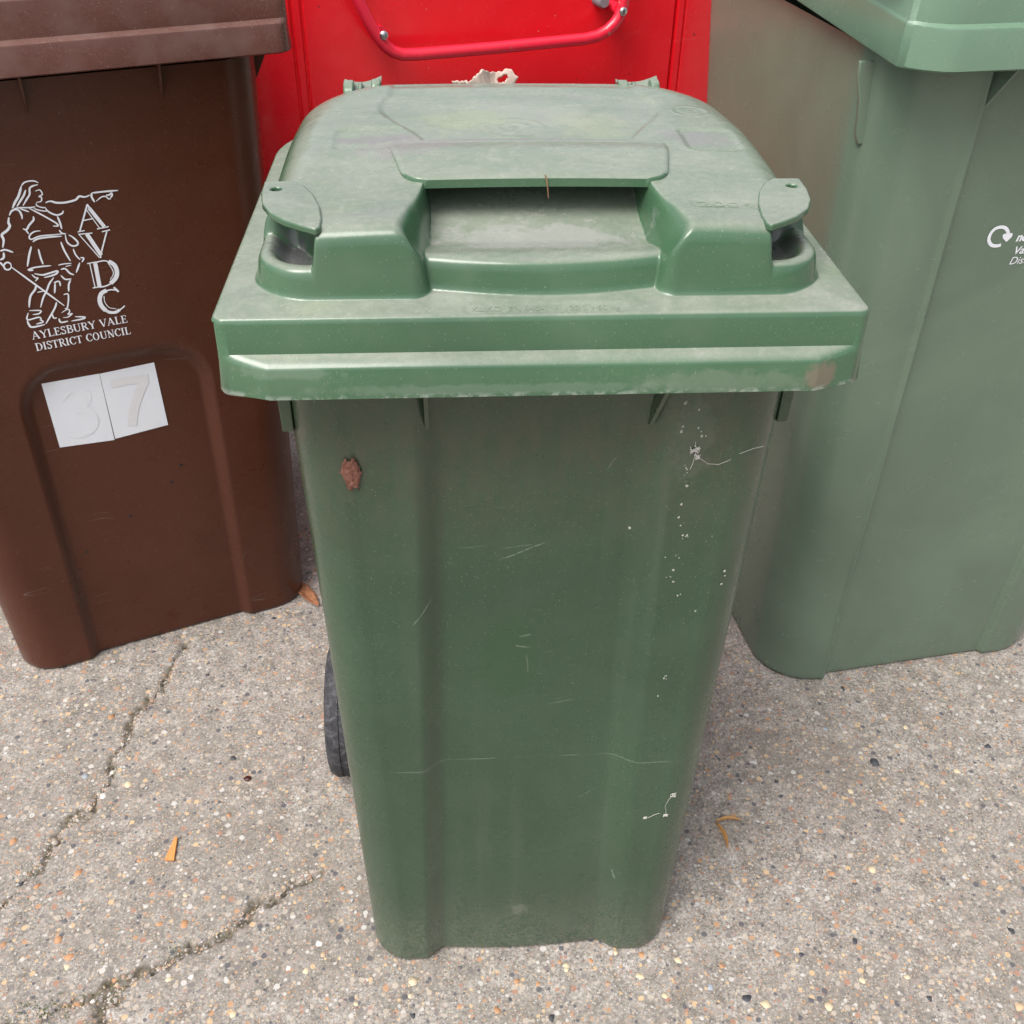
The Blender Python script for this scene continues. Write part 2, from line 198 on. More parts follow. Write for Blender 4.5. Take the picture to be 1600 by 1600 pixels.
def body_marks(k, c):
    x, y, z = k.sep()
    c = k.mix(k.math('MULTIPLY', blob(k, (-.018, .04, .52), (.036, .2, .062), .3, 25), .5), c, (.028, .074, .030))
    c = k.mix(k.math('MULTIPLY', k.mr(z, 0, .17, 1, 0), k.mr(k.noise(300, 3, .7), .40, .66, .05, .55)), c, (.19, .185, .155))          # splashed grit low down
    zz = k.math('ADD', z, k.math('MULTIPLY', k.noise(9, 1), .004)); l = k.mr(k.math('ABSOLUTE', k.math('SUBTRACT', zz, .376)), .0002, .0010, 1, 0)
    c = k.mix(k.math('MULTIPLY', l, k.mr(k.noise(22, 3), .42, .6, .04, .3)), c, (.34, .40, .34))
    c = k.mix(k.math('MULTIPLY', k.mr(z, .60, .80), k.mr(k.noise(70, 4, .7, co=k.map((1, 1, .5))), .35, .7, .12, .48)), c, (.095, .078, .055))       # patchy brown tint, stronger towards the top
    for (ax, az), (bx, bz), wd, a in (((-.035, .648), (.016, .672), .0006, .5), ((-.03, .664), (.004, .668), .0004, .35), ((-.112, .585), (-.090, .615), .0007, .45), ((-.01, .552), (.003, .556), .0007, .5), ((-.014, .541), (.003, .537), .0007, .5), ((-.002, .53), (.001, .50), .0005, .3), ((-.07, .665), (-.038, .668), .0004, .25), ((.06, .30), (.082, .318), .0006, .3), ((.108, .17), (.114, .15), .0009, .5), ((.02, .455), (.05, .462), .0006, .3), ((.06, .745), (.071, .765), .0005, .3)):
        d_ = k.n('ShaderNodeVectorMath', operation='DOT_PRODUCT'); L_ = math.hypot(bx-ax, bz-az); o_ = k.n('ShaderNodeVectorMath', operation='SUBTRACT'); k.set(o_.inputs[0], k.co); o_.inputs[1].default_value = (ax, 0, az)
        k.set(d_.inputs[0], o_.outputs[0]); d_.inputs[1].default_value = ((bx-ax)/L_, 0, (bz-az)/L_); n_ = k.n('ShaderNodeVectorMath', operation='DOT_PRODUCT'); k.set(n_.inputs[0], o_.outputs[0]); n_.inputs[1].default_value = (-(bz-az)/L_, 0, (bx-ax)/L_)
        t_ = k.math('MULTIPLY', k.mr(d_.outputs['Value'], 0, L_*.2), k.mr(d_.outputs['Value'], L_*.75, L_, 1, 0)); c_ = k.math('ADD', n_.outputs['Value'], k.math('MULTIPLY', k.math('SUBTRACT', k.noise(40, 1), .5), .003))
        c = k.mix(k.math('MULTIPLY', k.math('MULTIPLY', t_, k.mr(k.math('ABSOLUTE', c_), wd*.4, wd*1.3, 1, 0)), k.mr(k.noise(260, 2), .3, .6, a*.2, a*.8)), c, (.36, .42, .36))
    for p, sc, a in (((.13, .03, .79), (.02, .2, .05), .12), ((0, .04, .09), (.012, .2, .012), .25)): c = k.mix(k.math('MULTIPLY', blob(k, p, sc, .4, 120), a), c, (.25, .26, .22))
    return c
M['lid'] = plastic('green_lid_plastic', (.052, .118, .064), (.41, .40, .36), .17, .05, 1, (.065, .140, .078), .14, up=.58, haze=.3, scr=.06, spec=.6, extra=lid_marks)  # dust colour lightened to paint reflected sky onto the level faces
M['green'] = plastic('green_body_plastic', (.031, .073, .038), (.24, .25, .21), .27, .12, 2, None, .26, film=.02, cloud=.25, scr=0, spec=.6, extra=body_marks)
M['pale'] = plastic('pale_green_plastic', (.134, .190, .138), (.28, .30, .26), .23, .05, 3, (.147, .208, .149), .16, haze=.3, spec=.46, cloud=.5, scr=.15)
M['palelid'] = plastic('pale_green_lid_plastic', (.13, .225, .155), (.40, .41, .37), .25, .06, 4, (.18, .26, .19), .2, haze=.3)
M['brown'] = plastic('brown_plastic', (.077, .0235, .0125), (.20, .12, .09), .30, .03, 5, (.086, .028, .0155), .15, spec=.30, cloud=.4)
M['brownlid'] = plastic('brown_lid_plastic', (.105, .040, .031), (.30, .24, .215), .27, .14, 6, None, .25, up=.2, scr=.15)
k = NT('wheel_rubber'); nn = k.noise(70, 5, .75, 1.0); M['rubber'] = k.done(Base_Color=k.ramp(nn, [(.35, (.018, .018, .021)), (.52, (.045, .045, .052)), (.68, (.13, .125, .13))]), Roughness=.85, Normal=k.bump(nn, .6, .002))
M['black'] = plain('black_plastic', (.012, .012, .013), .5)
M['steel'] = plain('zinc_steel', (.55, .56, .58), .32, 1, .1)
M['white'] = plain('white_print', (.82, .84, .90), .5, var=.05, sc=300)
M['sticker'] = plain('white_sticker', (.80, .83, .90), .42, var=.05, sc=25)
M['faded'] = plain('faded_grey_print', (.745, .75, .775), .45, var=.05, sc=120)
M['faint'] = plain('faint_grey_print', (.793, .822, .89), .45, var=.04, sc=120)
M['web'] = plain('cobweb', (.50, .49, .46), .8)
M['card'] = plain('torn_card', (.50, .39, .335), .9, var=.35, sc=70)
M['flake'] = plain('rust_brown_flake', (.20, .085, .06), .85, var=.45, sc=150)
M['leafA'] = plain('orange_brown_leaf', (.42, .17, .075), .6, var=.3, sc=90)
M['leafB'] = plain('tan_dry_leaf', (.40, .22, .08), .55, var=.35, sc=120)
M['wood'] = plain('orange_wood_chip', (.58, .26, .08), .7, var=.25, sc=200)
M['berry'] = plain('dark_red_spot', (.05, .008, .006), .45, var=.3, sc=200)
M['moss'] = plain('moss_green', (.10, .13, .045), .8, var=.4, sc=200)
def red_mat():
    k = NT('red_gloss_paint'); n = k.noise(4, 3)
    c = k.mix(n, (.76, .010, .018), (.84, .014, .026)); c = k.mix(k.math('MULTIPLY', scratches(k, 7, 4, .002, .58), .35), c, (.8, .3, .28))
    c = k.mix(k.math('MULTIPLY', specks(k, 60, .08, .25, 3), .6), c, (.75, .5, .42)); c = k.mix(k.math('MULTIPLY', specks(k, 45, .16, .1, 8), .7), c, (.10, .01, .01))
    return k.done(Base_Color=c, Roughness=k.mr(k.noise(20), .3, .7, .16, .32), Specular_IOR_Level=.5, Normal=k.bump(k.noise(5, 2), .22, .01, k.bump(k.noise(400, 1), .05, .0005)))
M['red'] = red_mat()
k = NT('red_tube_paint'); nn = k.noise(38, 4, .6, co=k.map((1, 1, 1)))
M['redtube'] = k.done(Base_Color=k.mix(k.mr(nn, .66, .69), (.74, .020, .05), (.34, .2, .18)), Roughness=.25, Specular_IOR_Level=.6)
STONES = [(0, (.44, .26, .15)), (.09, (.56, .40, .24)), (.18, (.44, .38, .32)), (.32, (.30, .255, .23)), (.48, (.19, .17, .165)), (.62, (.43, .38, .335)), (.72, (.36, .20, .14)), (.80, (.095, .095, .11)), (.91, (.52, .50, .48))]
k = NT('dead_leaf'); v_ = k.sep(); rib = k.mr(k.math('ABSOLUTE', v_[1]), 0, .0012, 1, 0); side_ = k.mr(k.math('ABSOLUTE', k.math('SUBTRACT', k.math('FRACT', k.math('MULTIPLY', k.math('SUBTRACT', v_[0], k.math('ABSOLUTE', v_[1])), 150)), .5)), 0, .16, 1, 0)
nn = k.noise(110, 4, .65); c = k.mix(k.mr(nn, .35, .7), (.40, .165, .075), (.20, .085, .045)); c = k.mix(k.math('MULTIPLY', k.math('MAXIMUM', rib, k.math('MULTIPLY', side_, .5)), .55), c, (.52, .30, .16))
M['leafA'] = k.done(Base_Color=c, Roughness=.6, Normal=k.bump(k.math('ADD', side_, rib), .4, .0006))
k = NT('pebble_stone'); oi = k.n('ShaderNodeObjectInfo'); nn = k.noise(300, 3)
M['pebble'] = k.done(Base_Color=k.mix(k.mr(nn, .2, .8, .0, .45), k.ramp(oi.outputs['Random'], STONES, 'CONSTANT'), (.30, .27, .24)), Roughness=.7, Normal=k.bump(nn, .3, .0006))
k = NT('aggregate_stone'); at = k.n('ShaderNodeAttribute', attribute_name='rnd'); nn = k.noise(500, 2)
M['aggregate'] = k.done(Base_Color=k.mix(k.mr(nn, .2, .8, .0, .45), k.ramp(at.outputs['Fac'], STONES, 'CONSTANT'), (.30, .27, .24)), Roughness=.75)
def concrete():
    k = NT('aggregate_concrete'); at = k.n('ShaderNodeAttribute', attribute_name='crack')
    big = k.noise(2.2, 4, .6); mid = k.noise(38, 4, .65); fine = k.noise(230, 4, .72)
    c = k.ramp(k.math('ADD', k.math('MULTIPLY', fine, .6), k.math('MULTIPLY', mid, .4)), [(.33, (.075, .067, .062)), (.44, (.200, .184, .166)), (.54, (.345, .320, .295)), (.64, (.56, .525, .495))])
    c = k.mix(k.mr(big, .35, .65, 0, .35), c, (.36, .31, .28), 'MULTIPLY') if False else k.mix(k.mr(big, .35, .66, 0, .45), c, (.215, .192, .165)); c = k.mix(k.mr(k.noise(7, 5, .65, .6), .42, .70, 0, .40), c, (.17, .148, .122))
    for sc, keep, rad, seed, amt in ((400, .45, .50, 1, .8), (170, .40, .45, 9, .88), (95, .34, .42, 5, .9)):
        wob = k.map(loc=(seed, seed*.3, 0)); v = k.voro(sc, co=wob)
        r = k.sep(v.outputs['Color']); m = k.math('MULTIPLY', k.mr(v.outputs['Distance'], rad*.75, rad, 1, 0), k.mr(r[0], keep, keep+.001, 1, 0))
        c = k.mix(k.math('MULTIPLY', m, amt), c, k.ramp(r[1], STONES, 'CONSTANT'))
    pit = k.mr(k.noise(190, 2, .5, co=k.map(loc=(4, 2, 8))), .66, .74); c = k.mix(k.math('MULTIPLY', pit, .6), c, (.07, .06, .052))
    c = k.mix(k.math('MULTIPLY', at.outputs['Fac'], k.mr(k.noise(90, 4, .7), .28, .58, .35, 1)), c, k.ramp(k.noise(160, 3), [(.35, (.055, .045, .032)), (.6, (.13, .11, .075)), (.75, (.25, .22, .17))]))
    h = k.math('ADD', k.math('MULTIPLY', fine, .6), k.math('SUBTRACT', k.math('MULTIPLY', mid, .7), k.math('MULTIPLY', pit, .3)))
    return k.done(Base_Color=c, Roughness=.9, Specular_IOR_Level=.3, Normal=k.bump(h, .55, .003))
M['concrete'] = concrete()
# ------------------------------------------------------------------ ground
CR = [([(-0.526, 0.6237), (-0.5335, 0.579), (-0.5533, 0.5225), (-0.5721, 0.469), (-0.5836, 0.4116), (-0.5878, 0.3689), (-0.597, 0.3112), (-0.6324, 0.2581), (-0.6484, 0.2072), (-0.6678, 0.1593), (-0.6855, 0.1368), (-0.7227, 0.0806)], 0.0072), ([(-0.2632, 0.1772), (-0.3123, 0.1503), (-0.3584, 0.1149), (-0.3943, 0.0805), (-0.4319, 0.065), (-0.4741, 0.0374), (-0.495, 0.0261), (-0.5043, 0.0063), (-0.5049, -0.029), (-0.4958, -0.0958)], 0.007), ([(-0.495, 0.0261), (-0.5221, 0.0097), (-0.5511, 0.0032), (-0.5856, -0.0091), (-0.6266, -0.0224)], 0.009)]
def segdist(x, y, pts):
    d = np.full(x.shape, 9.)
    for (ax, ay), (bx, by) in zip(pts[:-1], pts[1:]):
        t = np.clip(((x-ax)*(bx-ax)+(y-ay)*(by-ay))/((bx-ax)**2+(by-ay)**2), 0, 1); d = np.minimum(d, np.hypot(x-ax-t*(bx-ax), y-ay-t*(by-ay)))
    return d
def vnoise(x, y, s, seed):
    g = np.random.default_rng(seed).random((256, 256)); u, v = x/s, y/s; i, j = np.floor(u).astype(int), np.floor(v).astype(int); fx, fy = u-i, v-j; fx, fy = fx*fx*(3-2*fx), fy*fy*(3-2*fy)
    g0 = lambda a, b: g[a % 256, b % 256]
    return (g0(i, j)*(1-fx)+g0(i+1, j)*fx)*(1-fy)+(g0(i, j+1)*(1-fx)+g0(i+1, j+1)*fx)*fy-.5
def ground_z(x, y):
    m = np.zeros_like(x)
    xw, yw = x+vnoise(x, y, .035, 1)*.018+vnoise(x, y, .009, 2)*.013, y+vnoise(x, y, .035, 3)*.018+vnoise(x, y, .009, 4)*.013
    for i, (pts, wd) in enumerate(CR): m = np.maximum(m, sst(wd*1.0, wd*.62, segdist(xw, yw, pts)+vnoise(x, y, .06, 9+i)*wd*1.15))
    z = vnoise(x, y, .014, 5)*.0014+vnoise(x, y, .006, 6)*.0012-m*.0055*(1+1.6*vnoise(x, y, .008, 7))
    return z-.0004, m
X0, X1, Y0, Y1, st = -1.35, 1.35, -.4, 1.9, .0045
gx, gy = np.arange(X0, X1+1e-6, st), np.arange(Y0, Y1+1e-6, st); nx, ny = len(gx), len(gy)
GX, GY = np.meshgrid(gx, gy); GZ, GM = ground_z(GX.ravel(), GY.ravel())
edge = np.minimum(np.minimum(GX-gx[0], gx[-1]-GX), np.minimum(GY-gy[0], gy[-1]-GY)).ravel(); GZ = np.where(edge < 1e-6, 0, GZ)
V = np.stack([GX.ravel(), GY.ravel(), GZ], 1); F = quads(nx, ny)
gnd = mesh('concrete_ground', V, F, M['concrete']); tag(gnd, kind='structure', label='pale exposed aggregate concrete yard with two dirt filled cracks')
a = gnd.data.attributes.new('crack', 'FLOAT', 'POINT'); a.data.foreach_set('value', GM.astype(np.float32))
cs = [(gx[0], gy[0]), (gx[-1], gy[0]), (gx[-1], gy[-1]), (gx[0], gy[-1])]; B = 2000
out = mesh('ground', [(*c, 0) for c in cs]+[(-B, -B, 0), (B, -B, 0), (B, B, 0), (-B, B, 0)], [(4, 5, 1, 0), (5, 6, 2, 1), (6, 7, 3, 2), (7, 4, 0, 3)], M['concrete'], smooth=False); tag(out, kind='structure')
# pebbles: a few shared meshes, each one an object set in the concrete
def pebble_mesh(i):
    bm = bmesh.new(); bmesh.ops.create_icosphere(bm, subdivisions=1, radius=1)
    for v in bm.verts: v.co *= random.uniform(.78, 1.15)
    sx, sy = random.uniform(.75, 1.3), random.uniform(.6, 1)
    for v in bm.verts: v.co = Vector((v.co.x*sx, v.co.y*sy, v.co.z*.55))
    me = bpy.data.meshes.new('pebble'); bm.to_mesh(me); bm.free(); me.materials.append(M['pebble'])
    me.polygons.foreach_set('use_smooth', np.ones(len(me.polygons), bool)); return me
PM = [pebble_mesh(i) for i in range(10)]
def pebble(x, y, r, lab=None, mat=None, z=None):
    me = PM[random.randrange(10)]
    o = bpy.data.objects.new('pebble', me); C.objects.link(o); o.parent = gnd
    o.location = (x, y, float(ground_z(np.array([x]), np.array([y]))[0][0])-r*.26 if z is None else z); o.rotation_euler = (random.uniform(-.3, .3), random.uniform(-.3, .3), random.uniform(0, 6.3)); o.scale = (r, r, r*.8)
    if lab: o['label'] = lab
    if mat: o.material_slots[0].link = 'OBJECT'; o.material_slots[0].material = mat
    return o
M['dark_stone'] = plain('dark_grey_stone', (.055, .057, .066), .6); M['white_stone'] = plain('white_stone', (.72, .70, .66), .6); M['cream_stone'] = plain('cream_stone', (.60, .50, .34), .65); M['orange_stone'] = plain('orange_stone', (.43, .235, .125), .65); M['slate_stone'] = plain('blue_grey_stone', (.30, .33, .38), .6)
MC = dict(c="cream_stone", o="orange_stone", w="white_stone", d="dark_stone", s="slate_stone")
for x, y, r, c in json.loads('''[[-0.6575, 0.4986, 0.0106, "c"], [-0.6147, 0.4697, 0.0092, "o"], [-0.689, 0.4681, 0.0093, "o"], [-0.6244, 0.3541, 0.01, "s"], [-0.5891, 0.3164, 0.0098, "w"], [-0.5898, 0.3654, 0.0088, "w"], [-0.5574, 0.3379, 0.0087, "c"], [-0.6951, 0.2476, 0.0108, "o"], [-0.5905, 0.1892, 0.0104, "o"], [-0.6414, 0.1713, 0.0084, "o"], [-0.5122, 0.2062, 0.0062, "o"], [-0.3579, 0.1861, 0.006, "o"], [-0.4025, 0.2746, 0.0073, "o"], [-0.5053, 0.0366, 0.0068, "o"], [-0.5442, 0.006, 0.0087, "o"], [-0.5273, 0.0124, 0.0068, "w"], [-0.2902, 0.0385, 0.0066, "w"], [-0.269, 0.034, 0.0085, "c"], [-0.2542, 0.0678, 0.0095, "w"], [-0.4327, 0.1041, 0.0108, "o"], [-0.465, 0.1095, 0.0089, "o"], [-0.5916, 0.0946, 0.0091, "o"], [-0.5686, 0.0689, 0.009, "o"], [-0.6584, 0.0876, 0.0092, "o"], [-0.3572, 0.1185, 0.0127, "o"], [-0.3513, -0.018, 0.0084, "c"], [-0.4107, 0.3795, 0.0076, "d"], [-0.4783, 0.5559, 0.0082, "d"], [-0.3876, 0.6871, 0.0085, "d"], [-0.2317, 0.148, 0.0078, "o"], [-0.5681, 0.0551, 0.0089, "c"], [-0.4104, 0.034, 0.0067, "w"], [-0.4398, 0.0314, 0.0086, "c"], [-0.6653, 0.1784, 0.0074, "d"], [-0.4389, 0.1473, 0.006, "c"], [0.5643, 0.4779, 0.0118, "d"], [0.3391, 0.3266, 0.0064, "d"], [0.4053, 0.2933, 0.0075, "d"], [0.4064, 0.2687, 0.0064, "d"], [0.5669, 0.3239, 0.0112, "d"], [0.7551, 0.3434, 0.0082, "d"], [0.7204, 0.3151, 0.0069, "d"], [0.4993, 0.1397, 0.0083, "c"], [0.2625, 0.1672, 0.007, "o"], [0.5098, 0.2716, 0.0087, "c"], [0.6394, 0.3892, 0.0081, "c"], [0.6868, 0.302, 0.008, "c"], [0.2378, -0.0135, 0.0094, "s"], [0.1776, -0.0234, 0.0093, "c"], [0.153, 0.0028, 0.0093, "c"], [0.3341, 0.0223, 0.0077, "o"], [0.3627, 0.0225, 0.0078, "d"], [0.2801, -0.0339, 0.0085, "d"], [0.3004, -0.0431, 0.0094, "c"], [0.4336, -0.0173, 0.0088, "c"], [0.3792, -0.049, 0.0095, "c"], [0.438, 0.0362, 0.0079, "d"], [0.5066, -0.0429, 0.0079, "d"], [0.49, -0.017, 0.0079, "c"], [0.6504, 0.0376, 0.0094, "d"], [0.2567, 0.0126, 0.0085, "o"], [0.1593, 0.0317, 0.0066, "o"], [0.4422, 0.1366, 0.0092, "o"], [0.5094, 0.3902, 0.0079, "s"], [0.2041, 0.0223, 0.0085, "c"], [-0.1344, 0.0108, 0.0093, "c"], [-0.1381, -0.0063, 0.0064, "c"], [-0.0055, 0.0055, 0.0074, "o"], [0.06, 0.0214, 0.0056, "c"], [0.0509, 0.0288, 0.0056, "o"], [0.0911, 0.0284, 0.0066, "o"], [0.0595, 0.0172, 0.0065, "c"], [-0.0315, -0.0314, 0.0073, "o"], [-0.0751, -0.0226, 0.0064, "o"], [-0.0141, -0.0163, 0.0064, "d"], [-0.1338, -0.0322, 0.0073, "d"], [0.0336, -0.0429, 0.0073, "d"], [0.0217, 0.0024, 0.0065, "o"], [0.1512, 0.0021, 0.0084, "c"], [0.1261, 0.0369, 0.0057, "c"], [-0.203, -0.0141, 0.0064, "c"]]'''): pebble(x, y, r, None, M[MC[c]])
n = 0; done = []
while n < 260:
    # nearer to the camera there are more that show large
    y = -.10+1.15*random.random()**1.5; x = random.uniform(-.95, 1.0); dpt = (y+.68)*.8+.76
    if abs(x-.0) > .50*dpt+.06: continue
    if -.2 < x < .2 and .06 < y < .42: continue
    pebble(x, y, random.uniform(.0034, .0062) if random.random() < .82 else random.uniform(.0062, .0088)); n += 1
# small aggregate: thousands of chips joined into one part
NS = 12000; ax = rng.uniform(-1.0, 1.05, NS); ay = -.12+1.5*rng.random(NS)**1.3
q_ = 0                                                            # some of the chips lie loose in the cracks
for pts, wd in CR:
    for (x0_, y0_), (x1_, y1_) in zip(pts[:-1], pts[1:]):
        m_ = int(math.hypot(x1_-x0_, y1_-y0_)*1300); t_ = rng.random(m_); ax[q_:q_+m_] = x0_+(x1_-x0_)*t_+rng.normal(0, wd*.55, m_); ay[q_:q_+m_] = y0_+(y1_-y0_)*t_+rng.normal(0, wd*.55, m_); q_ += m_
az, _ = ground_z(ax, ay); ar = rng.uniform(.0012, .0026, NS)+.0028*rng.random(NS)**3
oct_ = np.array([(1, 0, 0), (0, 1, 0), (-1, 0, 0), (0, -1, 0), (.15, -.1, .6)]); ang = rng.uniform(0, 6.28, NS); ca, sa = np.cos(ang), np.sin(ang); ell = rng.uniform(.55, 1, NS)
VV = np.zeros((NS, 5, 3)); 
for i, q in enumerate(oct_):
    jit = rng.uniform(.75, 1.2, NS); px, py = q[0]*ar*jit, q[1]*ar*ell*jit
    VV[:, i, 0] = ax+px*ca-py*sa; VV[:, i, 1] = ay+px*sa+py*ca; VV[:, i, 2] = az+np.where(q[2] > 0, ar*.45, -ar*.3)
tri = np.array([(0, 1, 4), (1, 2, 4), (2, 3, 4), (3, 0, 4)]); FF = (tri[None]+np.arange(NS)[:, None, None]*5).reshape(-1, 3)
ag = mesh('aggregate', VV.reshape(-1, 3), FF, M['aggregate'], gnd, smooth=True); ag['kind'] = 'stuff'
a = ag.data.attributes.new('rnd', 'FLOAT', 'POINT'); a.data.foreach_set('value', np.repeat(rng.random(NS), 5).astype(np.float32))
# ------------------------------------------------------------------ wheelie bins
def make_body(p, mat, parent):
    """moulded tapering box; returns the mesh and the function that gives its front surface"""
    H = p['H']; L = lambda a, z: a[0]+(a[1]-a[0])*z/H
    def fy(x, z): return L(p['yf'], z)+p['rec'](x, z)
    re = .007; zs = [re*(1-math.cos(t)) for t in np.linspace(0, math.pi/2, 5)]; ins = [re*(1-math.sin(t)) for t in np.linspace(0, math.pi/2, 5)]
    lv = np.linspace(re, H, 110)[1:]; zs += list(lv); ins += [0]*len(lv); V = []
    for z, i in zip(zs, ins):
        hw, cx, y0, y1, rf, rr = L(p['hw'], z)-i, L(p['cx'], z), L(p['yf'], z)+i, L(p['yr'], z)-i, p['rf'], p['rr']
        xl, xr = cx-hw, cx+hw; xs = np.linspace(xl+rf, xr-rf, 170); ys = fy(xs, np.full_like(xs, z))+i; pts = list(zip(xs, ys))
        t = np.linspace(-math.pi/2, 0, 14)[1:]; pts += [(xr-rf+rf*math.cos(q), y0+rf+rf*math.sin(q)) for q in t]
        pts += [(xr-(y-y0-rf)*p.get('tp', 0), y) for y in np.linspace(y0+rf, y1-rr, 24)[1:]]; dx = (y1-rr-y0-rf)*p.get('tp', 0)
        t = np.linspace(0, math.pi/2, 9)[1:]; pts += [(xr-dx-rr+rr*math.cos(q), y1-rr+rr*math.sin(q)) for q in t]
        pts += [(x, y1) for x in np.linspace(xr-dx-rr, xl+dx+rr, 16)[1:]]
        t = np.linspace(math.pi/2, math.pi, 9)[1:]; pts += [(xl+dx+rr+rr*math.cos(q), y1-rr+rr*math.sin(q)) for q in t]
        pts += [(xl+(y-y0-rf)*p.get('tp', 0), y) for y in np.linspace(y1-rr, y0+rf, 24)[1:]]
        t = np.linspace(math.pi, 1.5*math.pi, 14)[1:-1]; pts += [(xl+rf+rf*math.cos(q), y0+rf+rf*math.sin(q)) for q in t]
        V += [(x, y, z) for x, y in pts]
    n = len(pts); nl = len(zs); V = np.array(V); f = quads(n, nl, True); me = [tuple(q) for q in f]+[tuple(range(n))[::-1]]
    o = mesh('body', V, me, mat, parent); return o, fy
def make_lid(p, mat, parent, hf):
    """moulded lid: a height field for its top, turned down into a stepped skirt"""
    W, Dp, H, rc = p['hw'], p['D'], p['H'], p['rc']; st = p['st']; y0 = p['y0']; cx = p['cx']
    nx, ny = int(2*W/st)+1, int(Dp/st)+1; X, Y = np.meshgrid(np.linspace(-W, W, nx), np.linspace(0, Dp, ny))
    rcf = rc
    for ys_, yc, rc in ((Y < rcf, rcf, rcf), (Y > Dp-p.get('rcr', rcf), Dp-p.get('rcr', rcf), p.get('rcr', rcf))):
        dx, dy = np.abs(X)-(W-rc), Y-yc; m = ys_ & (dx > 0); k = np.where(m, np.maximum(dx, np.abs(dy))/np.maximum(np.hypot(dx, dy), 1e-9), 1)
        X = np.where(m, np.sign(X)*(W-rc+dx*k), X); Y = np.where(m, yc+dy*k, Y)
    ed = np.minimum(np.minimum(W-np.abs(np.linspace(-W, W, nx))[None], np.linspace(0, Dp, ny)[:, None]), Dp-np.linspace(0, Dp, ny)[:, None])
    X = X*(1-p['tp']*Y); Z = hf(X, Y); re = .004
    Z = blur(Z, p.get('sg', 1.1)); Z = Z+p['rise']*np.minimum(ed/.03, 1)-np.where(ed < re, re-np.sqrt(np.maximum(0, re**2-(re-ed)**2)), 0)*.8+H+p['tilt']*Y
    idx = np.arange(nx*ny).reshape(ny, nx); ring = np.r_[idx[0, :], idx[1:, -1], idx[-1, -2::-1], idx[-2:0, 0]]
    V = np.stack([X.ravel()+cx, Y.ravel()+y0, Z.ravel()], 1); P = V[ring]
    t = np.roll(P[:, :2], -2, 0)-np.roll(P[:, :2], 2, 0); nr = np.stack([t[:, 1], -t[:, 0]], 1); nr /= np.maximum(np.linalg.norm(nr, axis=1, keepdims=True), 1e-9)
    xr = np.abs(P[:, 0]-cx); front = (P[:, 1]-y0) < rcf+.002
    mk = np.where(front, np.clip((W-.003-xr)/p['cham'], 0, 1), 0); led, s1, s2, ht = p['ledge'], p['s1'], p['s2'], p['ht']
    rows = [(0, -.0012, .0004), (0, -s1, .0008), (led*.4, -s1-.0015, .001), (led*.92, -s2+.001, .001), (led, -s2-.001, .001), (led*.96, -ht+.002, .003), (led*.75, -ht, .002), (led*.6, -ht, -.003), (0, -ht+.004, -.005), (0, -.02, -.006)]
    VS = [np.c_[P[:, :2]+nr*(l*mk+b)[:, None], P[:, 2]+dz] for l, dz, b in rows]
    n = len(ring); base = len(V); allv = np.vstack([V]+VS)
    rid = [ring]+[base+i*n+np.arange(n) for i in range(len(rows))]; fs = [quads(nx, ny)]
    for a_, b_ in zip(rid[:-1], rid[1:]): fs.append(np.stack([b_, np.roll(b_, -1), np.roll(a_, -1), a_], 1))
    o = mesh('lid', allv, np.vstack(fs), mat, parent); o.data.set_sharp_from_angle(angle=R(38)); return o
def slab(name, outline, top, th, mat, parent, hole=None, bev=.0008, drop=0):
    """flat moulded piece: outline (and hole) filled, given thickness"""
    bm = bmesh.new(); loops = []
    for lp in [outline]+([hole] if hole else []):
        vs = [bm.verts.new((x, y, top(x, y))) for x, y in lp]; loops.append([bm.edges.new((vs[i], vs[(i+1) % len(vs)])) for i in range(len(vs))])
    r = bmesh.ops.triangle_fill(bm, use_beauty=True, use_dissolve=False, edges=[e for l in loops for e in l])
    fs = [g for g in r['geom'] if isinstance(g, bmesh.types.BMFace)]
    for f in fs:
        if f.normal.z < 0: f.normal_flip()
    ex = bmesh.ops.extrude_face_region(bm, geom=fs); vs = [g for g in ex['geom'] if isinstance(g, bmesh.types.BMVert)]
    for v in vs: v.co.z -= th
    bmesh.ops.recalc_face_normals(bm, faces=bm.faces)
    me = bpy.data.meshes.new(name); bm.to_mesh(me); bm.free(); o = link(name, me, mat, parent); me.set_sharp_from_angle(angle=R(40))
    if bev: m = o.modifiers.new('bevel', 'BEVEL'); m.width = bev; m.segments = 2; m.limit_method = 'ANGLE'; m.angle_limit = R(50)
    return o
def wheel(parent, x, y, r, wd, sgn):
    m = MB(); w2 = wd/2; prof = [(-w2, r*.62), (-w2, r*.86), (-w2*.86, r*.95), (-w2*.5, r), (-w2*.12, r), (-w2*.1, r*.985), (w2*.1, r*.985), (w2*.12, r), (w2*.5, r), (w2*.86, r*.95), (w2, r*.86), (w2, r*.62)]
    m.lathe(prof, (x, y, r), (1, 0, 0), 48); t = m.build('wheel', M['rubber'], parent, sharp=50)
    h = MB(); h.lathe([(-w2*1.02, r*.2), (-w2*1.05, r*.55), (-w2*.96, r*.63), (w2*.96, r*.63), (w2*1.05, r*.55), (w2*1.02, r*.2), (w2*1.15, r*.17)], (x, y, r), (1, 0, 0), 32); h.build('hub', M['black'], t); return t
NSTK = [0]
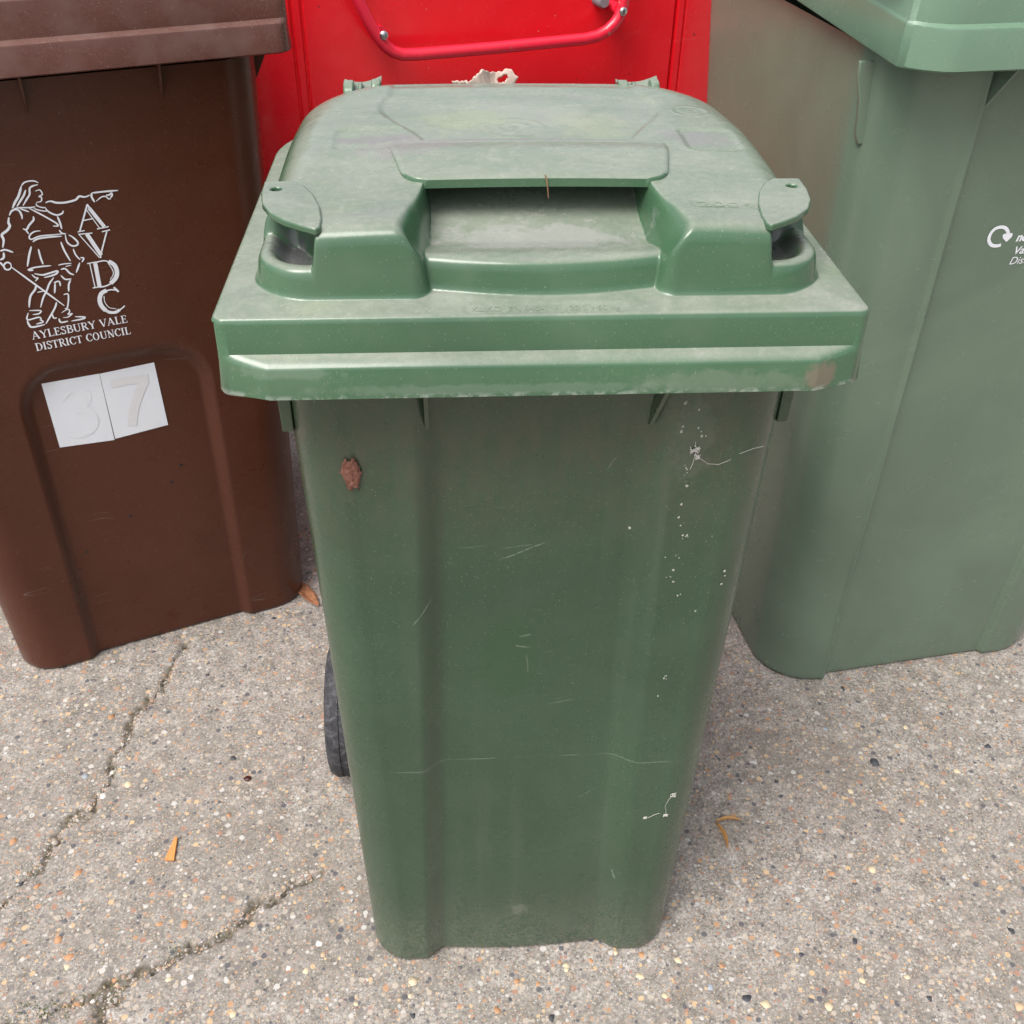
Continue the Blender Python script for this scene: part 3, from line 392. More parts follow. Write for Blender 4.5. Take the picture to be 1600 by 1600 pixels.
def stroke(mb, pts, w, F, lift=.0007, taper=True):
    """flat painted stroke of width w through (x, z) points on the front surface F"""
    P = [np.array(q, float) for q in pts]; Q = []; NSTK[0] += 1; lift = lift+(NSTK[0] % 14)*.00004
    if len(P) > 2:                                                       # smooth the corner points a little
        for i in range(len(P)-1):
            p0, p1, p2, p3 = P[max(i-1, 0)], P[i], P[i+1], P[min(i+2, len(P)-1)]
            for t in (0, .25, .5, .75): Q.append(.5*((2*p1)+(-p0+p2)*t+(2*p0-5*p1+4*p2-p3)*t*t+(-p0+3*p1-3*p2+p3)*t**3))
        Q.append(P[-1])
    else: Q = [P[0]+(P[1]-P[0])*t for t in np.linspace(0, 1, 5)]
    n = len(Q); v = []
    for i, q in enumerate(Q):
        t = Q[min(i+1, n-1)]-Q[max(i-1, 0)]; t = t/max(np.linalg.norm(t), 1e-9); s_ = i/(n-1); k = (.45+.55*min(1, 5*min(s_, 1-s_))) if taper else 1
        nn_ = np.array([-t[1], t[0]])*w*.5*k
        for e in (q+nn_, q-nn_): v.append((e[0], float(F(np.array([e[0]]), np.array([e[1]]))[0])-lift, e[1]))
    mb.add(v, [(2*i, 2*i+1, 2*i+3, 2*i+2) for i in range(n-1)])
# a small serif alphabet drawn in strokes: unit cap height, (points, width)
th, hk, sf = .075, .17, .065
GL = {'A': (.86, [([(.08, .03), (.42, 1)], th), ([(.40, 1), (.74, .03)], hk), ([(.2, .36), (.6, .36)], th), ([(0, .03), (.22, .03)], sf), ([(.56, .03), (.86, .03)], sf)]),
      'Y': (.84, [([(.12, .97), (.44, .45)], hk), ([(.74, .97), (.46, .45)], th), ([(.44, .5), (.44, .03)], hk), ([(0, .97), (.28, .97)], sf), ([(.6, .97), (.86, .97)], sf), ([(.28, .03), (.6, .03)], sf)]),
      'L': (.68, [([(.18, 1), (.18, 0)], hk), ([(.02, .97), (.34, .97)], sf), ([(.02, .03), (.64, .03)], th), ([(.62, .03), (.65, .26)], sf)]),
      'E': (.70, [([(.18, 1), (.18, 0)], hk), ([(.02, .97), (.62, .97)], th), ([(.18, .52), (.48, .52)], th), ([(.02, .03), (.65, .03)], th), ([(.6, .97), (.61, .76)], sf), ([(.48, .64), (.48, .4)], sf), ([(.63, .03), (.66, .25)], sf)]),
      'S': (.60, [([(.50, .80), (.42, .95), (.24, .97), (.10, .86), (.12, .68), (.30, .55), (.46, .40), (.50, .22), (.40, .06), (.22, .03), (.10, .10), (.07, .24)], .12), ([(.51, 1), (.51, .74)], sf), ([(.06, .28), (.06, 0)], sf)]),
      'B': (.72, [([(.18, 1), (.18, 0)], hk), ([(.02, .97), (.38, .97), (.56, .88), (.58, .70), (.46, .56), (.2, .53)], .1), ([(.3, .53), (.54, .48), (.65, .28), (.56, .08), (.38, .03), (.02, .03)], .1), ([(.56, .88), (.59, .76), (.55, .62)], .14), ([(.62, .42), (.66, .27), (.58, .1)], .14)]),
      'U': (.86, [([(.18, .97), (.18, .3), (.26, .08), (.46, .02), (.64, .10), (.70, .3), (.70, .97)], .085), ([(.18, .97), (.18, .3), (.24, .12)], hk), ([(.02, .97), (.36, .97)], sf), ([(.56, .97), (.84, .97)], sf)]),
      'R': (.78, [([(.18, 1), (.18, 0)], hk), ([(.02, .97), (.38, .97), (.57, .88), (.58, .66), (.46, .52), (.2, .5)], .1), ([(.57, .9), (.6, .75), (.55, .6)], .13), ([(.38, .52), (.72, .03)], hk), ([(.02, .03), (.36, .03)], sf), ([(.62, .03), (.82, .03)], sf)]),
      'V': (.84, [([(.12, .97), (.44, 0)], hk), ([(.74, .97), (.44, 0)], th), ([(0, .97), (.28, .97)], sf), ([(.6, .97), (.86, .97)], sf)]),
      'D': (.84, [([(.18, 1), (.18, 0)], hk), ([(.02, .97), (.36, .97), (.6, .88), (.72, .66), (.74, .46), (.66, .2), (.52, .07), (.34, .03), (.02, .03)], .085), ([(.64, .82), (.74, .5), (.64, .18)], hk)]),
      'I': (.40, [([(.19, 1), (.19, 0)], hk), ([(.02, .97), (.36, .97)], sf), ([(.02, .03), (.36, .03)], sf)]),
      'T': (.74, [([(.36, 1), (.36, 0)], hk), ([(.02, .97), (.70, .97)], th), ([(.03, .99), (.02, .76)], sf), ([(.69, .99), (.70, .76)], sf), ([(.2, .03), (.52, .03)], sf)]),
      'C': (.76, [([(.68, .76), (.58, .92), (.40, .99), (.20, .88), (.09, .62), (.09, .38), (.20, .12), (.40, .01), (.60, .08), (.71, .24)], .085), ([(.2, .86), (.08, .5), (.2, .14)], hk), ([(.69, 1), (.69, .7)], sf)]),
      'O': (.84, [([(.4, .99), (.2, .9), (.08, .64), (.08, .36), (.2, .1), (.4, .01), (.6, .1), (.72, .36), (.72, .64), (.6, .9), (.4, .99)], .085), ([(.2, .88), (.08, .5), (.2, .12)], .15), ([(.6, .88), (.72, .5), (.6, .12)], .15)]),
      'N': (.86, [([(.16, 1), (.16, .03)], th), ([(.14, .98), (.68, .02)], hk), ([(.70, .97), (.70, 0)], th), ([(0, .97), (.2, .97)], sf), ([(.02, .03), (.32, .03)], sf), ([(.56, .97), (.84, .97)], sf)]),
      ' ': (.36, [])}
def serif(mb, text, p0, p1, h, F):
    adv = sum(GL[c][0]+.05 for c in text); sx = (p1[0]-p0[0])/adv; x = 0
    for ch in text:
        wd, sts = GL[ch]
        for pts, w_ in sts: stroke(mb, [(p0[0]+(x+a_)*sx, p0[1]+(p1[1]-p0[1])*(x+a_)/adv+b_*h) for a_, b_ in pts], w_*h*.95, F, taper=False)
        x += wd+.05
def text_mesh(name, body, size, mat, parent, place, shear=0, ext=0, width=None, bold=0):
    cu = bpy.data.curves.new(name, 'FONT'); cu.body = body; cu.size = size; cu.shear = shear; cu.extrude = ext; cu.offset = bold
    t = bpy.data.objects.new(name, cu); C.objects.link(t); dg = bpy.context.evaluated_depsgraph_get(); me = bpy.data.meshes.new_from_object(t.evaluated_get(dg)); bpy.data.objects.remove(t); bpy.data.curves.remove(cu)
    bm = bmesh.new(); bm.from_mesh(me); bmesh.ops.subdivide_edges(bm, edges=bm.edges, cuts=1); 
    xs = [v.co.x for v in bm.verts]; k_ = width/(max(xs)-min(xs)) if width else 1; x0 = min(xs)
    for v in bm.verts: v.co = place((v.co.x-x0)*k_, v.co.y, v.co.z)
    bmesh.ops.recalc_face_normals(bm, faces=bm.faces); bm.to_mesh(me); bm.free(); me.name = name; me.materials.clear(); return link(name, me, mat, parent, smooth=False)
GRP = 'wheelie bins standing in the yard'
# ---- green bin in the middle
gb = tag(empty('wheelie_bin'), 'dark green wheelie bin with dusty weathered lid standing in front', 'wheelie bin', GRP)
def rec_g(x, z):
    xl, xr = -.106+.019*z/.85, .114-.018*z/.85
    m = sst(-.014, .014, x-xl)*sst(-.018, .018, xr-x); u = np.clip((x-(xl+xr)/2)/.1, -1, 1)
    return m*(.016-.005*(1-u*u)*sst(.5, 0, z))+.0025*(1-m)*np.clip((np.abs(x)-.1)/.08, 0, 1)
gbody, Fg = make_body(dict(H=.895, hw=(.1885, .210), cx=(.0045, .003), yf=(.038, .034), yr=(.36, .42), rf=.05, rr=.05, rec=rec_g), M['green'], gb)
HT = .052
def gtop(x, y): return HT-.005*(x/.2)**2+.005*sst(.05, .2, y)-.004*sst(.22, .36, y)
def ghf(x, y):
    ax_ = np.abs(x); s = rbox(x, y, 0, .235, .2135, .211, .042)
    yy = np.maximum(y-.20, 0); rear = rbox(x, y, 0, .225, .2135, .221, .10); s = np.where(y > .22, np.minimum(s, rear), s)
    sc = 1-.5*sst(.24, .40, y); k_ = sst(.05, .12, y); top = gtop(x, y)
    block = top/HT*((1-k_)*wall(s, HT, .016, R(7))+k_*wall(s*sc, HT, .034, R(10)))
    # hand grip: a floor that runs in under the grip plate, between two blocks with rounded corners
    yfr = .0268+.0105*np.clip(ax_/.085, 0, 1)**2
    rim = wall(y-yfr, .024, .009, R(8))-.007*sst(.045, .085, y)+.017*sst(.07, .19, y)
    t = ax_-.0845; rc_ = .013; sf_ = y-.024
    cd = np.where((t < rc_) & (sf_ < rc_), rc_-np.hypot(rc_-t, rc_-sf_), np.minimum(t, sf_))
    k2 = sst(.05, .10, y); blk = np.where(t > .05, block, np.minimum(block, wall(cd, HT, .016, R(7))*(1-k2)+k2*block))
    kk = 1/(.0015+.020*sst(.118, .03, y)); side = .020+np.maximum(t, 0)*.031*kk+np.maximum(y-.185, 0)*6
    mid = np.minimum(block, rim+np.maximum(y-.19, 0)*6)
    kf = .0004+.0056*sst(0, .03, block)
    h = np.where(t > 0, np.maximum(smin(blk, side, kf), np.where(t < .016, np.minimum(rim, block), 0)), mid)
    # open corner pockets below the ears
    pk = wall(s, .021, .008, R(8))-.0115*sst(.011, .026, s)
    xin = .1665+.024*sst(.060, .115, y); pk = pk+np.maximum(xin-ax_, 0)*14+np.maximum(y-.092, 0)*2.6
    h = np.where(s > 0, smin(h, pk, .0004+.0036*sst(0, .03, block)), h)
    # shallow moulded relief on the top
    on = sst(.045, .05, h); xb = .086+.034*sst(.2, .33, y)+.012*np.sin(np.clip((y-.2)/.16, 0, 1)*math.pi)
    h = h-on*.0026*sst(.004, -.004, ax_-xb)*sst(.203, .207, y)
    for px, py, w_, d_ in ((-.134, .217, .029, .029), (.156, .213, .024, .030)): h = h-on*.0018*sst(-.002, .004, rbox(x, y, px, py, w_, d_, .010))
    for px, py, r_ in ((.156, .298, .017), (-.132, .068, .014), (-.010, .243, .026)):
        d_ = np.hypot(x-px, y-py); h = h+on*.0006*(np.exp(-((d_-r_)/.0016)**2)+.8*np.exp(-((d_-r_*.5)/.0015)**2)+np.exp(-(d_/.003)**2))
    h = h-on*.0009*sst(-.001, .001, rbox(x, y, .139, .073, .027, .0065, .006))
    h = h-.0008*sst(-.0008, .0008, rbox(x, y, 0, .0105, .060, .0062, .006))
    h = h-on*.0007*sst(.0012, 0, np.abs(y-.050))*sst(.165, .16, ax_)*0
    return h
gl = make_lid(dict(hw=.24, D=.455, H=.92, rc=.010, rcr=.105, st=.001, y0=0, cx=0, tp=.06, tilt=0, rise=.004, cham=.035, ledge=.0125, s1=.024, s2=.030, ht=.056), M['lid'], gb, ghf)
# grip plate: the raised lip over the hand grip
nu, nv = 90, 30; V = []
for j in range(nv):
    v_ = j/(nv-1); y = .1125+.094*v_; hw = .102+.017*v_
    c_ = min(1, (y-.1125)/.020); hw -= .014*(1-math.sqrt(max(0, 1-(1-c_)**2)))
    for i in range(nu):
        x = -hw+2*hw*i/(nu-1); e_ = min(hw-abs(x), y-.1125)
        z = .92+.004+float(gtop(x, y))+.0036*(1-sst(.55, 1, v_))-.0016*(1-min(1, e_/.0022))**2-.0006*sst(.6, 1, v_)
        V.append((x, y, z))
V = np.array(V); F_ = quads(nu, nv); ring = np.r_[np.arange(nu), np.arange(1, nv)*nu+nu-1, (nv-1)*nu+np.arange(nu-2, -1, -1), np.arange(nv-2, 0, -1)*nu]
lo = V[ring].copy(); lo[:, 2] -= .0065; lo2 = lo.copy(); lo2[:, 1] = np.maximum(lo2[:, 1], .118); b0 = len(V); n_ = len(ring); V = np.vstack([V, lo, lo2])
F_ = np.vstack([F_, np.stack([b0+np.arange(n_), b0+(np.arange(n_)+1) % n_, np.roll(ring, -1), ring], 1), np.stack([b0+n_+np.arange(n_), b0+n_+(np.arange(n_)+1) % n_, b0+(np.arange(n_)+1) % n_, b0+np.arange(n_)], 1)])
gp = mesh('grip_plate', V, [tuple(q) for q in F_]+[tuple(b0+n_+np.arange(n_))], M['lid'], gl); gp.data.set_sharp_from_angle(angle=R(50))
for sg in (-1, 1):
    ol = [(.2095, .124), (.2090, .100), (.2055, .078), (.198, .060), (.186, .046), (.174, .037), (.1625, .030), (.1595, .034), (.1595, .048), (.1625, .070), (.169, .094), (.178, .114), (.187, .124)]
    P = [Vector((a_, b_)) for a_, b_ in ol]; sm = []
    for i in range(len(P)):
        a_, b_ = P[i], P[(i+1) % len(P)]; sm += [a_, (a_+b_)/2]
    hole = [(sg*(.1985+.0042*math.cos(t)), .107+.0042*math.sin(t)) for t in np.linspace(0, 2*math.pi, 15)[:-1]]
    slab('ear', [(sg*q.x, q.y) for q in sm], lambda x, y: .92+.0552-.004*max(0, abs(x)-.165)-.03*max(0, .06-y), .0055, M['lid'], gl, hole, bev=.0014)
gt = lambda x, y: .92+.004+float(gtop(x, y))
text_mesh('year_mark', '2004', .0125, M['lid'], gl, lambda x, y, z: Vector((.1175+x, .0688+y, gt(.1175+x, .0688+y)-.0012+z)), ext=.0006, width=.043)
text_mesh('rating_mark', 'KLIKO  EN 840-1  /  120 L - 60 kg', .0085, M['lid'], gl, lambda x, y, z: Vector((-.054+x, .0076+y, .92-.0009+z+(y+.0076)*.133)), ext=.0004, width=.108)
# hinges at the back of the lid
for x0, x1 in ((-.168, -.131), (.106, .148)):
    m = MB(); nh, kh = 14, 12; vv = []
    for lay in (0, -.005):
        for b_ in range(kh):
            y = .340+.088*b_/(kh-1); q_ = (y-.340)/.088
            for a_ in range(nh): u_ = a_/(nh-1); vv.append((x0+(x1-x0)*u_, y, .92+.040+.0145*q_*q_-.0075*q_*math.sin(math.pi*(u_*.75+.2))+lay))
    n_ = nh*kh; m.add(vv, quads(nh, kh)); m.f += [tuple(q[::-1]) for q in (quads(nh, kh)+n_)]
    m.f += [(i_, i_+1, i_+1+n_, i_+n_) for i_ in range(n_-nh, n_-1)]+[(b_*nh, b_*nh+nh, b_*nh+nh+n_, b_*nh+n_) for b_ in range(kh-1)]+[(b_*nh+nh-1, b_*nh+2*nh-1, b_*nh+2*nh-1+n_, b_*nh+nh-1+n_) for b_ in range(kh-1)]
    hb = m.build('hinge', M['lid'], gl)
    for xc, wd, hz in ((x0+.005, .010, .010), (x0+.0165, .004, .008), (x1-.005, .009, .011)):
        m = MB(); pr = [(.392, .950), (.398, .960+hz*.6), (.405, .962+hz), (.414, .963+hz), (.423, .962+hz*.6), (.430, .93)]
        m.prism([(xc-wd/2, y, z) for y, z in pr], (wd, 0, 0)); m.build('knuckle', M['lid'], hb, bevel=.0015)
# handle bar behind the body, ribs and lifting flanges under the rim
m = MB(); hz = .875
m.tube([(-.17, .41, hz), (-.17, .445, hz+.012), (-.165, .462, hz+.018), (-.15, .468, hz+.02), (.13, .468, hz+.02), (.145, .462, hz+.018), (.15, .445, hz+.012), (.15, .41, hz)], .013, 14); m.build('handle', M['green'], gb)
for xg, lean in ((-.092, .0), (.096, .010)):
    m = MB(); yb = .036; m.prism([(xg, yb+.03, .88), (xg+lean, yb-.026, .88), (xg-lean*.4, yb+.004, .800), (xg-lean*.4, yb+.03, .79)], (.0036, 0, 0)); m.build('rib', M['green'], gb)
for sg, xo in ((-1, .003), (1, .003)):
    m = MB(); m.prism([(xo+sg*.203, .058, .88), (xo+sg*.215, .058, .88), (xo+sg*.2135, .062, .786), (xo+sg*.204, .062, .786)], (0, .028, 0)); m.build('lifting_flange', M['green'], gb, bevel=.001)
for sg in (-1, 1): wheel(gb, sg*.232, .383, .1, .046, sg)
m = MB(); m.tube([(-.25, .383, .1), (.25, .383, .1)], .011, 12); m.build('axle', M['steel'], gb)
# ---- brown bin on the left
bb = tag(empty('wheelie_bin', (-.703, .63, 0), R(21.5)), 'chocolate brown wheelie bin with white pointing figure and faded 37 sticker', 'wheelie bin', GRP)
def rec_b(x, z):
    return .013*sst(-.0095, .0095, rbox(x-.156+.006*(1-z/.55), z, 0, -.226, .1225+.004*np.clip(1-z/.5, 0, 1), .775, .062))
bbody, Fb = make_body(dict(H=.925, hw=(.240, .262), cx=(.150, .150), yf=(-.040, -.087), yr=(.42, .56), rf=.06, rr=.06, rec=rec_b), M['brown'], bb)
def shf(H_, hw, y0, y1, r0):
    def f(x, y):
        s = rbox(x, y, 0, (y0+y1)/2, hw, (y1-y0)/2, r0); return wall(s, H_, .02, R(10))*(1+.0*x)
    return f
bl = make_lid(dict(hw=.288, D=.70, H=1.017, rc=.012, st=.004, y0=-.127, cx=.150, tp=.05, tilt=.0, rise=.003, cham=.012, ledge=.009, s1=.038, s2=.043, ht=.075, sg=.6), M['brownlid'], bb, shf(.06, .262, .016, .66, .04))
for xg in (.130, .283):
    m = MB(); yb = -.085; m.prism([(xg-.0015, yb+.02, .94), (xg-.0015, yb-.030, .94), (xg-.0015, yb+.001, .885), (xg-.0015, yb+.02, .875)], (.003, 0, 0)); m.build('rib', M['brown'], bb)
m = MB(); m.prism([(.395, -.03, .95), (.428, -.03, .95), (.428, -.03, .915), (.412, -.03, .885), (.395, -.03, .885)], (0, .05, 0)); m.build('lifting_flange', M['brown'], bb, bevel=.001)
m = MB(); m.prism([(-.095, -.03, .95), (-.128, -.03, .95), (-.128, -.03, .915), (-.112, -.03, .885), (-.095, -.03, .885)], (0, .05, 0)); m.build('lifting_flange', M['brown'], bb, bevel=.001)
for sx_ in (-1, 1): wheel(bb, .15+sx_*.272, .36, .1, .046, sx_)
m = MB(); m.tube([(-.12, .36, .1), (.42, .36, .1)], .011, 12); m.build('axle', M['steel'], bb)
m = MB(); m.tube([(-.02, .55, .90), (-.02, .60, .92), (0, .61, .92), (.30, .61, .92), (.32, .60, .92), (.32, .55, .90)], .014, 12); m.build('handle', M['brown'], bb)
m = MB()
for pts, w_ in D['fig']: stroke(m, pts, w_*1.22, Fb, .0006)
m.build('figure_print', M['white'], bb, smooth=False)
for ch, fl in D['let'].items():
    m = MB()
    for i, (pts, w_) in enumerate(fl): stroke(m, pts, w_, Fb, .0006+.00008*i, taper=False)
    m.build('letter_print', M['white'], bb, smooth=False)
(a0, a1, a2), (b0_, b1_, b2_) = D['cap']
m = MB(); serif(m, 'AYLESBURY VALE', a0, a1, .0112, Fb); m.build('caption_print', M['white'], bb, smooth=False)
m = MB(); serif(m, 'DISTRICT COUNCIL', b0_, b1_, .0112, Fb); m.build('caption_print', M['white'], bb, smooth=False)
def patch(mb, q, F, lift, n=8):
    q = [np.array(a_) for a_ in q]; v = []
    for j in range(n+1):
        for i in range(n+1):
            s_, t_ = i/n, j/n; p_ = (q[0]*(1-s_)+q[1]*s_)*(1-t_)+(q[3]*(1-s_)+q[2]*s_)*t_
            v.append((p_[0], float(F(np.array([p_[0]]), np.array([p_[1]]))[0])-lift, p_[1]))
    mb.add(v, quads(n+1, n+1))
for q, lf in zip(D['tag'], (.0006, .0009)):
    m = MB(); patch(m, q, Fb, lf); sk = m.build('number_sticker', M['sticker'], bb, smooth=False)
    m = MB()
    if lf < .0008:
        for pts in (D['dig'][0][0][:6], D['dig'][0][0][5:]): stroke(m, pts, .011, Fb, lf+.0004, taper=False)
    else:
        for pts in D['dig'][1]: stroke(m, pts, .013, Fb, lf+.0004, taper=False)
    m.build('digit', M['faint'] if lf < .0008 else M['faded'], sk, smooth=False)
for x, z in ((.1995, .3137), (.2186, .3416), (.1298, .268), (.0552, .2184)):
    m = MB(); y = float(Fb(np.array([x]), np.array([z]))[0]); m.lathe([(-.001, .0026), (.0006, .0022), (.0009, .0008)], (x, y, z), (0, -1, 0), 10); m.build('drilled_hole', M['black'], bb)
for x, y, z in ((.3995, .02, .42), (.3962, .02, .275)):
    m = MB(); m.lathe([(-.002, .005), (.001, .005), (.003, .0035), (.0036, .001)], (x, y, z), (1, 0, 0), 14); m.build('rivet', M['white_stone'], bb)
# ---- pale green bin on the right
rb = tag(empty('wheelie_bin', (.558, .521, 0), R(8.5)), 'large pale green wheelie bin with white recycling logo on its front', 'wheelie bin', GRP)
def rec_r(x, z):
    xl, xr = -.0206-.031*z/.96, .267+.0*z
    return .009*sst(-.0035, .0035, x-xl)*sst(-.004, .004, xr-x)-.0042*np.exp(-((x-xl+.006)/.0035)**2)
rbody, Fr = make_body(dict(H=.985, hw=(.250, .300), cx=(.133, .133), yf=(-.020, -.064), yr=(.45, .548), rf=.085, rr=.06, rec=rec_r, tp=.02), M['pale'], rb)
rl = make_lid(dict(hw=.332, D=.68, H=1.068, rc=.07, st=.004, y0=-.103, cx=.133, tp=.03, tilt=.05, rise=.003, cham=.06, ledge=.008, s1=.036, s2=.040, ht=.080, sg=.6), M['palelid'], rb, shf(.05, .30, .03, .70, .08))
for xg, dx in ((-.055, .02), (.32, -.02)):
    m = MB(); yb = -.062; m.prism([(xg-.0015, yb+.02, 1.0), (xg-.0015+dx, yb-.034, 1.0), (xg-.0015, yb+.004, .925), (xg-.0015, yb+.02, .91)], (.003, 0, 0)); m.build('rib', M['pale'], rb)
for sx_ in (-1, 1):
    m = MB(); m.prism([(.133+sx_*a_, -.006, b_) for a_, b_ in ((.312, .972), (.285, .972), (.285, .882), (.294, .882), (.299, .895), (.303, .93), (.311, .955))], (0, .006, 0)); m.build('lifting_flange', M['pale'], rb, bevel=.0012)
for sx_ in (-1, 1): wheel(rb, .133+sx_*.25, .46, .1, .05, sx_)
m = MB(); m.tube([(-.10, .46, .1), (.37, .46, .1)], .011, 12); m.build('axle', M['steel'], rb)
m = MB(); stroke(m, D['swoosh'], .0042, Fr, .0006, taper=False); hp = D['heart']
m.add([(x, float(Fr(np.array([x]), np.array([z]))[0])-.0007, z) for x, z in hp], [tuple(range(len(hp)))]); m.build('logo_print', M['white'], rb, smooth=False)
for (p0, p1, p2), tx, sz, bo in zip(D['rtxt'], ('now', 'Vale', 'District'), (.0150, .0138, .0142), (.0006, .0003, 0)):
    text_mesh('logo_text', tx, sz, M['white'], rb, lambda x, y, z: Vector((p0[0]+.003+x, float(Fr(np.array([p0[0]+x]), np.array([p0[1]+y]))[0])-.0006, p0[1]+y)), shear=.18, bold=bo)
# ------------------------------------------------------------------ red sheet metal panel behind
rd = tag(empty('red_panel', (0, 1.36, 0), R(16.7)), 'glossy red sheet metal panel with bent tube handle standing behind the bins', 'metal panel')
pf = [(-.452, .06), (-.452, .012), (-.449, .003), (-.443, 0), (-.339, 0), (-.336, .006), (-.334, .006), (-.331, 0), (-.321, 0), (-.318, .005), (-.316, .005), (-.313, 0), (.397, 0), (.400, .010), (.4035, .010), (.406, -.002), (.417, -.002), (.421, .004), (.425, 0), (.482, 0), (.496, .003), (.502, .012), (.502, .06)]
zz = [.06, .07]+list(np.linspace(.10, .955, 24))+[.965]; V = np.array([(x, y, z) for z in zz for x, y in pf]); V[:len(pf), 1] += .004
m = MB(); m.add(V, quads(len(pf), len(zz))); n_ = len(pf); top_ = (len(zz)-1)*n_
m.f += [tuple(top_+i for i in range(n_)), tuple(range(n_))[::-1]]+[(i*n_, (i+1)*n_, (i+1)*n_+n_-1, i*n_+n_-1) for i in range(len(zz)-1)]
o = mesh('sheet', m.v, m.f, M['red'], rd); o.data.set_sharp_from_angle(angle=R(28))
for x in (-.25, .30):
    m = MB(); m.prism([(x, .012, 0), (x+.04, .012, 0), (x+.04, .012, .075), (x, .012, .075)], (0, .04, 0)); m.build('foot', M['red'], rd, bevel=.002)
hp_ = [(-.243, -.004, .935), (-.241, -.035, .93), (-.238, -.048, .912), (-.2288, -.05, .8815), (-.214, -.05, .848), (-.199, -.05, .823), (-.187, -.05, .807), (-.174, -.05, .7965), (-.158, -.05, .7905), (-.13, -.05, .7890), (.0107, -.05, .790), (.19, -.05, .7935), (.215, -.05, .797), (.234, -.05, .805), (.2485, -.05, .8165), (.2577, -.05, .829), (.263, -.05, .845), (.268, -.05, .88), (.271, -.048, .912), (.272, -.035, .93), (.272, -.004, .935)]
m = MB(); m.tube(hp_, .0105, 18); hd = m.build('tube_handle', M['redtube'], rd, sharp=60)
for x, z in ((-.191, .826), (.2595, .8385)):
    m = MB(); m.lathe([(0, .0075), (.0025, .0075), (.0045, .0055), (.0055, .002)], (x, -.0595, z), (0, -1, 0), 16); m.build('bolt', M['steel'], rd)
    m = MB(); m.lathe([(0, .010), (.042, .010)], (x, 0, z), (0, -1, 0), 14); m.build('spacer', M['redtube'], rd)
M['greycap'] = plain('grey_rubber', (.20, .20, .22), .5)
m = MB(); m.lathe([(0, .012), (.028, .012), (.033, .009)], (.234, 0, .850), (0, -1, 0), 18); m.build('buffer', M['greycap'], rd, sharp=50)
# ------------------------------------------------------------------ small litter
def leaf(name, ctr, rz, L, W, curl, mat, label, cat, fold=.3, roll=0, lift=.002):
    nu, nv = 15, 7; V = []
    for i in range(nu):
        t = i/(nu-1); w_ = W*(math.sin(math.pi*min(1, t*.93+.05))**.8)+.0004
        for j in range(nv):
            s_ = (j/(nv-1)-.5)*2; x = (t-.5)*L; y = s_*w_*.5; z = fold*abs(s_)*w_*.5+curl*L*(2*t-1)**2+.0008*math.sin(9*t+3*s_)
            if roll: y, z = math.sin(s_*roll)*w_*.5/roll*1.2, (1-math.cos(s_*roll))*w_*.5/roll*1.2+curl*L*(2*t-1)**2
            V.append((x, y, z))
    o = mesh(name, V, quads(nv, nu), mat); md = o.modifiers.new('thick', 'SOLIDIFY'); md.thickness = .0006; o.location = (ctr[0], ctr[1], lift); o.rotation_euler = (0, 0, rz)
    return tag(o, label, cat)
leaf('leaf', (-.336, .748), -.96, .092, .024, .03, M['leafA'], 'long orange brown dead leaf lying beside the brown bin', 'leaf', lift=.003)
leaf('leaf', (-.372, .895), 1.1, .045, .03, .08, M['leafA'], 'small curled brown leaf between brown bin and middle bin', 'leaf', roll=1.9, lift=.002)
dl = tag(empty('dry_leaf', (.315, .21, 0), 0), 'twisted tan dry leaf forked in two on the open concrete right of the middle bin', 'leaf')
for ax_, ay_, bx_, by_, z_ in ((-.018, .014, .019, .016, .006), (-.018, .014, -.011, -.029, .003)):
    m = MB(); A, Bv = Vector((ax_, ay_, z_)), Vector((bx_, by_, .0035)); d_ = (Bv-A); sd_ = Vector((-d_.y, d_.x, 0)).normalized(); n_ = 12; vv = []
    for i in range(n_+1):
        t = i/n_; w_ = .0048*math.sin(math.pi*(.12+.8*t))+.0006; c_ = A.lerp(Bv, t)+sd_*.003*math.sin(3.1*t)
        for s_ in (-1, -.5, 0, .5, 1): vv.append(c_+sd_*s_*w_*.6+Vector((0, 0, abs(s_)*w_*.8)))
    m.add(vv, quads(5, n_+1)); o = m.build('blade', M['leafB'], dl); md = o.modifiers.new('t', 'SOLIDIFY'); md.thickness = .0005
m = MB(); m.prism([(-.0065, -.018, -.0005), (.0068, -.019, -.0005), (.0045, .018, -.0005), (.0005, .019, -.0005)], (0, 0, .0042)); o = m.build('wood_chip', M['wood'], bevel=.0006, smooth=False); o.location = (-.4705, .2205, .0008); tag(o, 'flat orange wood chip on bare concrete left of the middle bin', 'wood chip')
m = MB(); m.lathe([(-.001, .0055), (.001, .0052), (.0022, .003)], (0, 0, 0), (0, 0, 1), 9); o = m.build('berry', M['berry']); o.location = (-.3831, .3385, .0008); o.scale = (1.1, .85, 1); tag(o, 'squashed dark red berry on the concrete near the black wheel', 'berry')
# crumpled scrap of card behind the lid
bm = bmesh.new(); nu, nv = 60, 42; gv = []
for j in range(nv):
    for i in range(nu):
        u_, v_ = i/(nu-1), j/(nv-1); x = -.064+.068*u_; zt = .059+.0145*math.exp(-((u_-.52)/.2)**2)+.0115*math.exp(-((u_-.88)/.13)**2)+.0008*math.sin(37*u_)+.0007*math.sin(83*u_+1)
        gv.append(bm.verts.new((x+.004*math.sin(9*v_+4*u_), .0+.010*math.sin(5*u_+3*v_)+.012*math.sin(11*u_)*v_*.6, zt*v_)))
for j in range(nv-1):
    for i in range(nu-1):
        uc, vc = (i+.5)/(nu-1), (j+.5)/(nv-1)
        if ((uc-.84)/.07)**2+((vc-.885)/.05)**2 < 1: continue
        bm.faces.new((gv[i+j*nu], gv[i+1+j*nu], gv[i+1+(j+1)*nu], gv[i+(j+1)*nu]))
